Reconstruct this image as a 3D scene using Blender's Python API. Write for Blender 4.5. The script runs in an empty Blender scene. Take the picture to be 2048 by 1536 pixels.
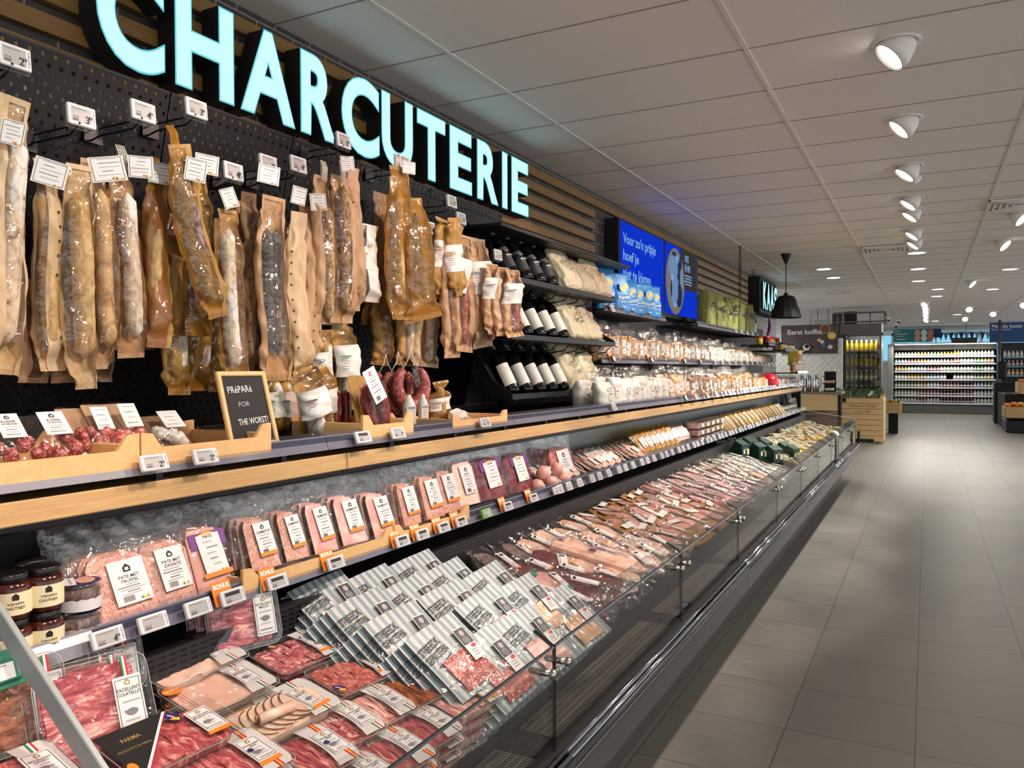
import bpy, math, random
from mathutils import Matrix, Vector
random.seed(7)
SC = bpy.context.scene
COL = SC.collection
PI = math.pi

# ------------------------------------------------------------------ camera
F, YAW, PITCH, ROLL, CAMZ = 1590.24, -0.4813275, -0.0177115, -0.0031878, 1.55
_f = Vector((math.sin(YAW)*math.cos(PITCH), math.cos(YAW)*math.cos(PITCH), math.sin(PITCH)))
_r = Vector((math.cos(YAW), -math.sin(YAW), 0)); _u = _r.cross(_f)
CR = math.cos(ROLL)*_r + math.sin(ROLL)*_u
CU = -math.sin(ROLL)*_r + math.cos(ROLL)*_u
cam = bpy.data.objects.new('camera', bpy.data.cameras.new('camera'))
COL.objects.link(cam); SC.camera = cam
cam.matrix_world = Matrix(((CR.x, CU.x, -_f.x, 0), (CR.y, CU.y, -_f.y, 0), (CR.z, CU.z, -_f.z, CAMZ), (0, 0, 0, 1)))
cam.data.sensor_width = 36; cam.data.lens = F/2048*36; cam.data.clip_start = .02; cam.data.clip_end = 200

# ------------------------------------------------------------------ look
SC.view_settings.view_transform = 'Standard'; SC.view_settings.look = 'None'
SC.view_settings.exposure = -0.12; SC.view_settings.gamma = 1; SC.view_settings.use_curve_mapping = False
SC.cycles.max_bounces = 7; SC.cycles.diffuse_bounces = 3; SC.cycles.glossy_bounces = 3
SC.cycles.transmission_bounces = 4; SC.cycles.transparent_max_bounces = 24
SC.cycles.caustics_reflective = False; SC.cycles.caustics_refractive = False
SC.cycles.sample_clamp_indirect = 4
W = bpy.data.worlds.new('store_ambience'); SC.world = W; W.use_nodes = True
W.node_tree.nodes['Background'].inputs[0].default_value = (.97, .97, 1, 1)
W.node_tree.nodes['Background'].inputs[1].default_value = 1.85

def ray(px, py):
    return (CR*((px-1024)/F) + CU*(-(py-768)/F) + _f)
def at(px, py, x=None, y=None, z=None):
    d = ray(px, py)
    t = x/d.x if x is not None else y/d.y if y is not None else (z-CAMZ)/d.z
    return Vector((0, 0, CAMZ)) + d*t
def ondeck(px, py, x0=-.93, z0=.72, s=.2):
    d = ray(px, py); t = (z0-CAMZ+s*x0)/(d.z+s*d.x)
    return Vector((0, 0, CAMZ)) + d*t

# ------------------------------------------------------------------ colours and materials
def lin(h):
    h = h.lstrip('#'); c = [int(h[i:i+2], 16)/255 for i in (0, 2, 4)]
    return tuple(x/12.92 if x <= .04045 else ((x+.055)/1.055)**2.4 for x in c) + (1,)
MATS = {}
class N:
    def __init__(s, name):
        s.m = bpy.data.materials.new(name); s.m.use_nodes = True; MATS[name] = s.m
        s.t = s.m.node_tree; s.t.nodes.clear(); s.out = s.n('ShaderNodeOutputMaterial'); s._c = None
    def n(s, t, **k):
        x = s.t.nodes.new(t)
        for a, b in k.items():
            if a.startswith('i_'): x.inputs[int(a[2:]) if a[2:].isdigit() else a[2:].replace('_', ' ')].default_value = b
            else: setattr(x, a, b)
        return x
    def l(s, a, b): s.t.links.new(a, b)
    def coord(s, sc=(1, 1, 1), rot=(0, 0, 0), rnd=True):
        tc = s.n('ShaderNodeTexCoord'); mp = s.n('ShaderNodeMapping'); mp.inputs['Scale'].default_value = sc; mp.inputs['Rotation'].default_value = rot
        s.l(tc.outputs['Object'], mp.inputs['Vector'])
        if rnd:
            oi = s.n('ShaderNodeObjectInfo'); ml = s.n('ShaderNodeMath', operation='MULTIPLY', i_1=37.0); s.l(oi.outputs['Random'], ml.inputs[0])
            cb = s.n('ShaderNodeCombineXYZ'); [s.l(ml.outputs[0], cb.inputs[i]) for i in range(3)]
            s.l(cb.outputs[0], mp.inputs['Location'])
        return mp.outputs['Vector']
    def noise(s, vec, scale, detail=3, rough=.55, dist=0):
        x = s.n('ShaderNodeTexNoise'); x.inputs['Scale'].default_value = scale; x.inputs['Detail'].default_value = detail
        x.inputs['Roughness'].default_value = rough; x.inputs['Distortion'].default_value = dist; s.l(vec, x.inputs['Vector']); return x.outputs['Fac']
    def voro(s, vec, scale, feat='F1', out='Distance'):
        x = s.n('ShaderNodeTexVoronoi', feature=feat); x.inputs['Scale'].default_value = scale; s.l(vec, x.inputs['Vector']); return x.outputs[out]
    def ramp(s, fac, stops, interp='LINEAR'):
        r = s.n('ShaderNodeValToRGB'); r.color_ramp.interpolation = interp; e = r.color_ramp.elements
        while len(e) < len(stops): e.new(.5)
        for i, (p, c) in enumerate(stops): e[i].position = p; e[i].color = lin(c) if isinstance(c, str) else (c, c, c, 1)
        s.l(fac, r.inputs[0]); return r.outputs[0]
    def mix(s, fac, a, b, mode='MIX'):
        x = s.n('ShaderNodeMix', data_type='RGBA', blend_type=mode)
        for v, i in ((fac, 0), (a, 6), (b, 7)):
            if isinstance(v, (int, float)): x.inputs[i].default_value = v
            elif isinstance(v, (str,)): x.inputs[i].default_value = lin(v)
            else: s.l(v, x.inputs[i])
        return x.outputs[2]
    def bump(s, h, st=.2, dist=.01):
        b = s.n('ShaderNodeBump'); b.inputs['Strength'].default_value = st; b.inputs['Distance'].default_value = dist; s.l(h, b.inputs['Height']); return b.outputs[0]
    def bsdf(s, col, rough=.5, metal=0, nrm=None, **k):
        b = s.n('ShaderNodeBsdfPrincipled')
        if isinstance(col, str): b.inputs['Base Color'].default_value = lin(col)
        else: s.l(col, b.inputs['Base Color'])
        if isinstance(rough, (int, float)): b.inputs['Roughness'].default_value = rough
        else: s.l(rough, b.inputs['Roughness'])
        b.inputs['Metallic'].default_value = metal
        if nrm is not None: s.l(nrm, b.inputs['Normal'])
        for a, v in k.items(): b.inputs[a.replace('_', ' ')].default_value = v
        return b.outputs[0]
    def done(s, sh): s.l(sh, s.out.inputs[0]); return s.m

def plain(name, h, rough=.5, metal=0, var=.06, scale=8, bump=0, **k):
    n = N(name); v = n.coord()
    f = n.noise(v, scale)
    c = n.mix(1, h, n.ramp(f, [(.3, 1-var), (.7, 1+0*var)]), 'MULTIPLY')
    n.done(n.bsdf(c, rough, metal, n.bump(f, bump, .004) if bump else None, **k))
def emit(name, h, st=1.0):
    n = N(name); e = n.n('ShaderNodeEmission', i_1=st); e.inputs[0].default_value = lin(h); n.done(e.outputs[0])
def film(name, tint='ffffff', gloss=.22, rough=.14, milky=0.0, milk='e8e8e4', wr=.5, scale=30):
    """thin clear plastic: see-through sheet with crinkled reflections"""
    n = N(name); v = n.coord()
    h = n.mix(.6, n.noise(v, scale, 2, .6, 1.2), n.voro(v, scale*.9)); nr = n.bump(h, min(1, wr*1.3), .012)
    tr = n.n('ShaderNodeBsdfTransparent'); tr.inputs[0].default_value = lin(tint)
    gl = n.n('ShaderNodeBsdfGlossy'); gl.inputs['Roughness'].default_value = rough; n.l(nr, gl.inputs['Normal'])
    fr = n.n('ShaderNodeLayerWeight'); n.l(nr, fr.inputs['Normal']); pw = n.n('ShaderNodeMath', operation='POWER', i_1=4.0); n.l(fr.outputs['Facing'], pw.inputs[0])
    ad = n.n('ShaderNodeMath', operation='MULTIPLY_ADD'); n.l(pw.outputs[0], ad.inputs[0]); ad.inputs[1].default_value = .2; ad.inputs[2].default_value = .025+gloss*.12; ad.use_clamp = True
    mx = n.n('ShaderNodeMixShader'); n.l(ad.outputs[0], mx.inputs[0]); n.l(tr.outputs[0], mx.inputs[1]); n.l(gl.outputs[0], mx.inputs[2])
    o = mx.outputs[0]
    if milky:
        df = n.bsdf(milk, .35); m2 = n.n('ShaderNodeMixShader', i_0=milky); n.l(o, m2.inputs[1]); n.l(df, m2.inputs[2]); o = m2.outputs[0]
    n.done(o)
def wood(name, a, b, sc=(3, 30, 30), rough=.5):
    n = N(name); v = n.coord(sc)
    f = n.noise(v, 1.2, 5, .6, .6); g = n.noise(v, 6, 3)
    c = n.mix(.35, n.ramp(f, [(.3, a), (.7, b)]), n.ramp(g, [(.35, a), (.65, b)]))
    n.done(n.bsdf(c, rough, 0, n.bump(g, .15, .003)))
def meat(name, stops, scale=25, stretch=(1, 1, 1), rough=.34, dist=1.0, detail=4, fat=None, fatscale=60):
    n = N(name); v = n.coord(stretch)
    f = n.noise(v, scale, detail, .6, dist); c = n.ramp(f, stops)
    if fat:
        q = n.voro(v, fatscale); c = n.mix(n.ramp(q, [(.18, 1.0), (.32, 0.0)]), c, fat)
    n.done(n.bsdf(c, rough, 0, n.bump(f, .25, .004), Subsurface_Weight=0.0))

# shop fittings
plain('black_metal', '0d0d0f', .45, .2, .1); plain('matte_black', '080809', .7); plain('dark_grey_metal', '3c3c3d', .4, .5)
plain('mid_grey_metal', '6a6865', .35, .6); plain('steel', 'b9b8b4', .22, 1.0); plain('chrome', '9a9da3', .12, 1.0, .2, 3)
plain('white_enamel', 'efece6', .35); plain('case_liner', '9ea39e', .4); plain('liner_black', '101112', .5, 0, .1)
plain('kick_grey', '55524c', .45, .3); plain('rail_grey', '86868c', .3); plain('rail_dark', '33384a', .22); plain('rail_white', 'dfe6ea', .3)
plain('white_plastic', 'd6d6d6', .35, 0, .02); plain('card_white', 'dad9d6', .5, 0, .03); plain('paper_white', 'd8d5ce', .6, 0, .05)
plain('screen_grey', 'a3a3a0', .35, 0, .02); plain('ink', '1c1b1c', .6); plain('ink_soft', '77767a', .6); plain('ink_pale', 'a8a6a6', .6)
plain('bonus_orange', 'f58220', .5, 0, .04); plain('bonus_white', 'fff6ea', .5, 0, .02); plain('green_frame', '6cba3a', .4); plain('teal_frame', '1f6e55', .4); plain('dark_green_tag', '153c2c', .35)
plain('flag_red', 'c2202a', .5); plain('flag_green', '1d7a45', .5); plain('flag_yellow', 'f2b52c', .5); plain('flag_white', 'f6f5f1', .5); plain('purple', '6d2a7f', .5); plain('navy', '28225a', .5); plain('gold_ink', 'b59a5a', .4, .3)
plain('teal_ink', '2f8a84', .5); plain('blue_ink', '2f6fc4', .5); plain('nutri_green', '3d9a4b', .5); plain('nutri_yellow', 'e6d13a', .5)
plain('glass_edge', '2e2f33', .2, .2); plain('string_white', 'e4dccb', .8); plain('string_orange', 'c98a26', .8); plain('string_green', '14604a', .8)
wood('beech', 'd3a468', 'e2bb84', (2, 40, 40)); wood('oak_beam', 'b18a56', 'cdab76', (60, 2.2, 60), .5); wood('oak_slat', '7f5f2e', '98743c', (60, 3, 60), .5)
wood('crate_wood', 'c6a06a', 'ddbd8a', (3, 60, 60), .6); wood('dark_wood', '6d5a44', '8a745a', (3, 40, 40), .6)
film('clear_film', 'fdfdfd', .25, .09, .008); film('stiff_film', 'f4f6f5', .35, .08, .04, wr=.2, scale=14); film('tray_plastic', 'f4f5f4', .3, .12, .035, wr=.15); film('white_band', 'ffffff', .2, .2, .80, 'dcd9d4', .15)
film('pack_film', 'fcfcfc', .9, .11, .012, wr=1.0, scale=24); film('bag_film', 'faf2e4', .4, .10, .03, 'e9d6b8', .9, 30); film('gold_film', 'ead6a0', .45, .10, .16, 'c8a04c', .9, 26); film('brown_film', 'c08a4a', .3, .14, .45, 'a9743a', .6, 22)
film('rail_lens', 'e6e6ee', .35, .1, .03, 'c9c9d6', 0.05, 4)
n = N('case_glass'); tr = n.n('ShaderNodeBsdfTransparent'); tr.inputs[0].default_value = (.95, .96, .955, 1); gl = n.n('ShaderNodeBsdfGlossy'); gl.inputs['Roughness'].default_value = .02
fr = n.n('ShaderNodeLayerWeight'); pw = n.n('ShaderNodeMath', operation='POWER', i_1=3.5); n.l(fr.outputs['Facing'], pw.inputs[0]); fa = n.n('ShaderNodeMath', operation='MULTIPLY_ADD', i_1=.75, i_2=.05); n.l(pw.outputs[0], fa.inputs[0]); mx = n.n('ShaderNodeMixShader'); n.l(fa.outputs[0], mx.inputs[0]); n.l(tr.outputs[0], mx.inputs[1]); n.l(gl.outputs[0], mx.inputs[2]); n.done(mx.outputs[0])
def kraft(name, a, b, tl=.25):
    n = N(name); v = n.coord((1, 1, .35)); f = n.noise(v, 22, 4, .6, .5); g = n.noise(v, 90, 2)
    c = n.ramp(f, [(.3, a), (.7, b)]); q = n.mix(.7, f, n.voro(v, 34)); bs = n.bsdf(c, .5, 0, n.bump(q, .7, .02))
    t = n.n('ShaderNodeBsdfTranslucent'); n.l(c, t.inputs[0]); m = n.n('ShaderNodeMixShader', i_0=tl); n.l(bs, m.inputs[1]); n.l(t.outputs[0], m.inputs[2]); n.done(m.outputs[0])
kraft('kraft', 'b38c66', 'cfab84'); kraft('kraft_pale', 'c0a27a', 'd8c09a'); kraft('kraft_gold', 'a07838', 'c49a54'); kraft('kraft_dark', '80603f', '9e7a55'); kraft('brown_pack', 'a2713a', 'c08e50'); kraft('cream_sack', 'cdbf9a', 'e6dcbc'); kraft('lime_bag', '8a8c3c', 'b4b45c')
plain('punch_hole', '3a2817', .8)
# sausages
meat('salami_white', [(.30, '6b5a50'), (.42, 'b3a89c'), (.60, 'd9d2c8')], 38, (1, 1, .6), .75); meat('salami_dark', [(.3, '3a2724'), (.5, '6d5650'), (.68, 'a5958c')], 60, (1, 1, .5), .7)
meat('salami_natural', [(.3, '7a5c36'), (.5, 'b0905c'), (.7, 'cdb184')], 30, (1, 1, .6), .6); meat('pepper_crust', [(.35, '17171a'), (.6, '3c3b3c'), (.75, '6f6a63')], 220, (1, 1, 1), .8)
meat('herb_crust', [(.32, '3f3020'), (.48, '8a6f48'), (.64, 'c9b083'), (.75, 'e2d3b0')], 130, (1, 1, .4), .8); meat('salami_red', [(.3, '5c1a18'), (.5, '8c3430'), (.7, 'c08a80')], 60, (1, 1, 1), .45, fat='c9a79c', fatscale=150)
meat('chorizo', [(.3, '3c0f0e'), (.55, '76201b'), (.75, '9a4a3a')], 40, (1, 1, 1), .3)
# sliced meats
meat('pate_pink', [(.3, 'b87a66'), (.5, 'd09a86'), (.7, 'deb4a0')], 60, rough=.4, fat='7a5648', fatscale=150); meat('ham_pink', [(.3, 'd88f88'), (.5, 'eab0a6'), (.7, 'f5cfc4')], 16, rough=.3)
meat('ham_pale', [(.3, 'd9a78c'), (.5, 'ecc6ae'), (.7, 'f4dac6')], 12, rough=.3); meat('chicken', [(.3, 'bd8a5c'), (.5, 'd9ad80'), (.7, 'eacaa2')], 18, rough=.35)
meat('prosciutto', [(.30, 'efd0c2'), (.40, 'cf8078'), (.50, 'b04e52'), (.62, '93343e'), (.74, '7a2a34')], 11, (1, 3, 1), .26, 2.6); meat('coppa', [(.36, 'ecc0b4'), (.48, 'c06a68'), (.62, '9c3c46')], 40, (1, 1, 1), .3, 1.6)
meat('salami_slice', [(.35, 'e0a595'), (.5, 'b4544c'), (.7, '9a3a36')], 90, rough=.3); meat('beef_dark', [(.3, '8c5550'), (.5, '6b2630'), (.7, '4c161f')], 14, rough=.28); meat('mortadella', [(.3, 'd99f8a'), (.55, 'e6b8a2'), (.75, 'eec8b6')], 10, rough=.3, fat='f4e3d6', fatscale=42)
meat('porchetta', [(.3, 'dba48c'), (.5, 'ebc5a8'), (.7, 'f3ddc2')], 14, rough=.3); meat('rind', [(.3, '3e2a1c'), (.7, '7a5632')], 40, rough=.4); meat('speck_brown', [(.3, '4a2416'), (.5, '8a4826'), (.7, 'b5703c')], 22, (1, 3, 1), .35)
meat('pancetta', [(.4, 'f0d2c4'), (.5, 'd58f86'), (.65, 'b96a66')], 18, (1, 5, 1), .3)
meat('cheese_yellow', [(.3, 'dfb64c'), (.7, 'efd07a')], 8, rough=.4); meat('cheese_pale', [(.3, 'e3d3a0'), (.7, 'f1e6c4')], 8, rough=.4); meat('cheese_orange', [(.3, 'd98a2c'), (.7, 'e9a54c')], 8, rough=.4); meat('cheese_white', [(.3, 'd2cec0'), (.7, 'e2dfd4')], 8, rough=.5)
meat('biscuit', [(.3, '8f602c'), (.5, 'b4854a'), (.7, 'd0a970')], 60, (1, 1, .5), .55); meat('biscuit_dark', [(.3, '5e3418'), (.5, '8f5c30'), (.7, 'b78754')], 70, rough=.55); meat('jam', [(.3, '2a100a'), (.7, '552414')], 20, rough=.12); meat('spread_pink', [(.3, 'cf8f80'), (.7, 'e6b3a2')], 12, rough=.3)
plain('dark_green_box', '16392f', .45); plain('lid_black', '141312', .25); plain('label_cream', 'e2d8ae', .55); plain('sky_label', '8fb2c4', .5); plain('stripe_blue', '8ba5ad', .45); plain('stripe_white', 'dad8d2', .45); plain('photo_grey', '3c3b3d', .5, 0, .7, 60)
plain('bottle_glass', '0c0e0e', .07, 0, .1); plain('capsule_dark', '20302c', .3, .2); plain('label_dark', '35353a', .5); plain('wine_label', 'e4e0d4', .6)
plain('blue_bag', '2f86c9', .4, 0, .15, 12, .4); plain('blue_bag_light', '86b6d6', .4, 0, .1, 12, .4); plain('red_wax', 'c61f33', .25); plain('yellow_box', 'e2c23a', .5)
# ------------------------------------------------------------------ mesh builder
def T(x=0, y=0, z=0, rx=0, ry=0, rz=0, s=None):
    m = Matrix.Translation((x, y, z)) @ Matrix.Rotation(rz, 4, 'Z') @ Matrix.Rotation(ry, 4, 'Y') @ Matrix.Rotation(rx, 4, 'X')
    if s: m = m @ Matrix.Diagonal((s[0], s[1], s[2], 1))
    return m
def basis(o, ex, ey):
    ex = Vector(ex).normalized(); ey = Vector(ey); ey = (ey-ex*ey.dot(ex)).normalized(); ez = ex.cross(ey)
    return Matrix(((ex.x, ey.x, ez.x, o[0]), (ex.y, ey.y, ez.y, o[1]), (ex.z, ey.z, ez.z, o[2]), (0, 0, 0, 1)))
FACE_X = Matrix(((0, 0, 1, 0), (1, 0, 0, 0), (0, 1, 0, 0), (0, 0, 0, 1)))     # card in local xy turned upright, facing +x, reading along +y
TXT = {}
def textmesh(s, bold=0.0, res=2):
    if len(s) == 1 and bold > .02: res = 6
    k = (s, bold)
    if k not in TXT:
        cu = bpy.data.curves.new('lettering', 'FONT'); cu.body = s; cu.size = 1; cu.resolution_u = res; cu.offset = bold; cu.align_x = 'CENTER'; cu.align_y = 'CENTER'; cu.space_line = .82
        ob = bpy.data.objects.new('lettering', cu); me = bpy.data.meshes.new_from_object(ob)
        vs = [tuple(v.co) for v in me.vertices]; fs = [tuple(p.vertices) for p in me.polygons]
        xs = [v[0] for v in vs] or [0]; ys = [v[1] for v in vs] or [0]
        cx, cy = (min(xs)+max(xs))/2, (min(ys)+max(ys))/2
        TXT[k] = ([(v[0]-cx, v[1]-cy, 0) for v in vs], fs, max(xs)-min(xs), max(ys)-min(ys))
        bpy.data.objects.remove(ob); bpy.data.meshes.remove(me); bpy.data.curves.remove(cu)
    return TXT[k]
class B:
    def __init__(s, T0=None): s.v = []; s.f = []; s.m = []; s.sm = []; s.mats = []; s.T0 = T0
    def mi(s, m):
        if m not in s.mats: s.mats.append(m)
        return s.mats.index(m)
    def add(s, vs, fs, mat, M=None, sm=False):
        o = len(s.v); M = (s.T0 @ M if M is not None else s.T0) if s.T0 is not None else M
        s.v += [tuple(M @ Vector(v)) for v in vs] if M is not None else [tuple(v) for v in vs]
        s.f += [tuple(i+o for i in f) for f in fs]
        s.m += [s.mi(x) for x in mat] if isinstance(mat, list) else [s.mi(mat)]*len(fs)
        s.sm += [sm]*len(fs); return s
    def box(s, c, d, mat, b=0.0, M=None):
        hx, hy, hz = d[0]/2, d[1]/2, d[2]/2
        if b <= 0:
            vs = [(c[0]+i*hx, c[1]+j*hy, c[2]+k*hz) for i in (-1, 1) for j in (-1, 1) for k in (-1, 1)]
            return s.add(vs, [(0, 1, 3, 2), (4, 6, 7, 5), (0, 4, 5, 1), (2, 3, 7, 6), (0, 2, 6, 4), (1, 5, 7, 3)], mat, M)
        b = min(b, hx*.9, hy*.9, hz*.9); vs = []; idx = {}
        for i in (-1, 1):
            for j in (-1, 1):
                for k in (-1, 1):
                    for a in range(3):
                        p = [i*(hx-b), j*(hy-b), k*(hz-b)]; p[a] = (i*hx, j*hy, k*hz)[a]
                        idx[i, j, k, a] = len(vs); vs.append((c[0]+p[0], c[1]+p[1], c[2]+p[2]))
        fs = []
        for a in range(3):
            u, w = [(1, 2), (2, 0), (0, 1)][a]
            for sg in (-1, 1):
                q = []
                for (e, f) in ((-1, -1), (1, -1), (1, 1), (-1, 1)):
                    t = [0, 0, 0]; t[a] = sg; t[u] = e; t[w] = f; q.append(idx[t[0], t[1], t[2], a])
                fs.append(tuple(q if sg > 0 else q[::-1]))
        for a in range(3):
            u, w = [(1, 2), (2, 0), (0, 1)][a]
            for e in (-1, 1):
                for f in (-1, 1):
                    t0 = [0, 0, 0]; t0[a] = -1; t0[u] = e; t0[w] = f; t1 = list(t0); t1[a] = 1
                    q = (idx[(*t0, u)], idx[(*t1, u)], idx[(*t1, w)], idx[(*t0, w)]); fs.append(q if e*f < 0 else q[::-1])
        for i in (-1, 1):
            for j in (-1, 1):
                for k in (-1, 1):
                    q = (idx[i, j, k, 0], idx[i, j, k, 1], idx[i, j, k, 2]); fs.append(q if i*j*k > 0 else q[::-1])
        return s.add(vs, fs, mat, M)
    def quad(s, w, h, mat, M=None, cx=0, cy=0, z=0):
        return s.add([(cx-w/2, cy-h/2, z), (cx+w/2, cy-h/2, z), (cx+w/2, cy+h/2, z), (cx-w/2, cy+h/2, z)], [(0, 1, 2, 3)], mat, M)
    def rr(s, w, h, r, d, mat, M=None, n=4, cx=0, cy=0, z=0, taper=0, top=None, caps=(1, 1)):
        """rounded-rectangle slab, z..z+d, in local xy"""
        pts = []
        for (sx, sy, a0) in ((1, 1, 0), (-1, 1, PI/2), (-1, -1, PI), (1, -1, 1.5*PI)):
            for i in range(n+1):
                a = a0+PI/2*i/n; pts.append((sx*(w/2-r)+r*math.cos(a), sy*(h/2-r)+r*math.sin(a)))
        k = len(pts); tx, ty = (1-2*taper/w), (1-2*taper/h)
        vs = [(cx+x*tx, cy+y*ty, z) for x, y in pts]+[(cx+x, cy+y, z+d) for x, y in pts]
        fs = [(i, (i+1) % k, k+(i+1) % k, k+i) for i in range(k)]+([tuple(range(k-1, -1, -1))] if caps[0] else [])+([tuple(range(k, 2*k))] if caps[1] else [])
        return s.add(vs, fs, [mat]*(k+caps[0])+[top or mat]*caps[1], M)
    def flange(s, w, h, r, bw, mat, z=0, n=4, M=None):
        pts = []
        for (sx, sy, a0) in ((1, 1, 0), (-1, 1, PI/2), (-1, -1, PI), (1, -1, 1.5*PI)):
            for i in range(n+1): a = a0+PI/2*i/n; pts.append((sx*(w/2-r)+r*math.cos(a), sy*(h/2-r)+r*math.sin(a)))
        k = len(pts); vs = [(x, y, z) for x, y in pts]+[(x*(1-2*bw/w), y*(1-2*bw/h), z) for x, y in pts]
        return s.add(vs, [(i, (i+1) % k, k+(i+1) % k, k+i) for i in range(k)], mat, M)
    def ellipse(s, rx, ry, mat, M=None, n=20, cx=0, cy=0, z=0, d=0):
        vs = [(cx+rx*math.cos(2*PI*i/n), cy+ry*math.sin(2*PI*i/n), z) for i in range(n)]
        return s.add(vs, [tuple(range(n))], mat, M)
    def lathe(s, prof, mat, M=None, n=20, sm=True, caps=True):
        """prof [(r, z, mat?)]"""
        vs = []; fs = []; ms = []
        for p in prof:
            for i in range(n): vs.append((p[0]*math.cos(2*PI*i/n), p[0]*math.sin(2*PI*i/n), p[1]))
        for j in range(len(prof)-1):
            mm = prof[j][2] if len(prof[j]) > 2 else mat
            for i in range(n): fs.append((j*n+i, j*n+(i+1) % n, (j+1)*n+(i+1) % n, (j+1)*n+i)); ms.append(mm)
        if caps: fs.append(tuple(range(n-1, -1, -1))); ms.append(ms[0]); fs.append(tuple((len(prof)-1)*n+i for i in range(n))); ms.append(ms[-2])
        return s.add(vs, fs, ms, M, sm)
    def tube(s, pts, r, mat, n=8, M=None, rn=0, seed=0, sq=1.0):
        """tube along a path; r number or list; rn = surface wobble"""
        rg = random.Random(seed); pts = [Vector(p) for p in pts]; m = len(pts); vs = []
        up = Vector((0.31, .87, .2))
        for i, p in enumerate(pts):
            t = (pts[min(i+1, m-1)]-pts[max(i-1, 0)]).normalized(); a = t.cross(up)
            a = a.normalized() if a.length > 1e-6 else Vector((1, 0, 0)); b = t.cross(a)
            R = r[i] if isinstance(r, (list, tuple)) else r
            for k in range(n):
                q = R*(1+rn*rg.uniform(-1, 1)); th = 2*PI*k/n; vs.append(p+a*(q*math.cos(th))+b*(q*math.sin(th)*sq))
        fs = [(i*n+k, i*n+(k+1) % n, (i+1)*n+(k+1) % n, (i+1)*n+k) for i in range(m-1) for k in range(n)]
        fs += [tuple(range(n-1, -1, -1)), tuple((m-1)*n+k for k in range(n))]
        return s.add(vs, fs, mat, M, n > 4)
    def grid(s, fn, nu, nv, mat, M=None, sm=True):
        vs = [fn(i/nu, j/nv) for j in range(nv+1) for i in range(nu+1)]
        fs = [(j*(nu+1)+i, j*(nu+1)+i+1, (j+1)*(nu+1)+i+1, (j+1)*(nu+1)+i) for j in range(nv) for i in range(nu)]
        return s.add(vs, fs, mat, M, sm)
    def text(s, t, h, mat, M=None, cx=0, cy=0, z=0, bold=0.0, w=None, rot=0):
        """lettering in local xy; h = height of the block; w = forced width"""
        vs, fs, W0, H0 = textmesh(t, bold)
        if not vs: return s
        k = h/H0; kx = (w/W0) if w else k; c, sn = math.cos(rot), math.sin(rot)
        return s.add([(cx+(x*kx*c-y*k*sn), cy+(x*kx*sn+y*k*c), z) for x, y, _ in vs], fs, mat, M)
    def prism(s, pts, d, mat, M=None, z=0, side=None):
        k = len(pts); vs = [(x, y, z) for x, y in pts]+[(x, y, z+d) for x, y in pts]
        fs = [(i, (i+1) % k, k+(i+1) % k, k+i) for i in range(k)]+[tuple(range(k-1, -1, -1)), tuple(range(k, 2*k))]
        return s.add(vs, fs, [side or mat]*k+[mat]*2, M)
    def mesh(s, name):
        me = bpy.data.meshes.new(name); me.from_pydata(s.v, [], s.f)
        for m in s.mats: me.materials.append(MATS[m])
        me.polygons.foreach_set('material_index', s.m); me.polygons.foreach_set('use_smooth', s.sm); me.update(); return me
    def obj(s, name, parent=None, M=None):
        o = bpy.data.objects.new(name, s.mesh(name)); COL.objects.link(o)
        if parent is not None: o.parent = parent
        if M is not None: o.matrix_local = M
        return o
SEEN = {}
def tag(o, label, cat, group=None, kind=None):
    o['label'] = label; o['category'] = cat
    if group: o['group'] = group
    if kind: o['kind'] = kind
    return o
def thing(name, M, label, cat, group=None):
    o = bpy.data.objects.new(name, None); COL.objects.link(o); o.empty_display_size = .05
    if M is not None: o.matrix_world = M
    return tag(o, label, cat, group)
def dup(root, M, label):
    r = root.copy(); COL.objects.link(r); r.matrix_world = M; r['label'] = label
    for ch in root.children:
        c = ch.copy(); COL.objects.link(c); c.parent = r; c.matrix_parent_inverse = ch.matrix_parent_inverse
        for g in ch.children:
            d = g.copy(); COL.objects.link(d); d.parent = c
    return r
def struct(o): o['kind'] = 'structure'; return o
ORD = ['first', 'second', 'third', 'fourth', 'fifth', 'sixth', 'seventh', 'eighth', 'ninth', 'tenth', 'eleventh', 'twelfth', 'thirteenth', 'fourteenth', 'fifteenth', 'sixteenth', 'seventeenth', 'eighteenth', 'nineteenth', 'twentieth']
def nth(i):
    if i < 20: return ORD[i]
    t = ['twenty', 'thirty', 'forty', 'fifty', 'sixty', 'seventy', 'eighty'][(i+1)//10-2]; u = (i+1) % 10
    return (t+'-'+ORD[u-1]) if u else t[:-1]+'ieth'

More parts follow.
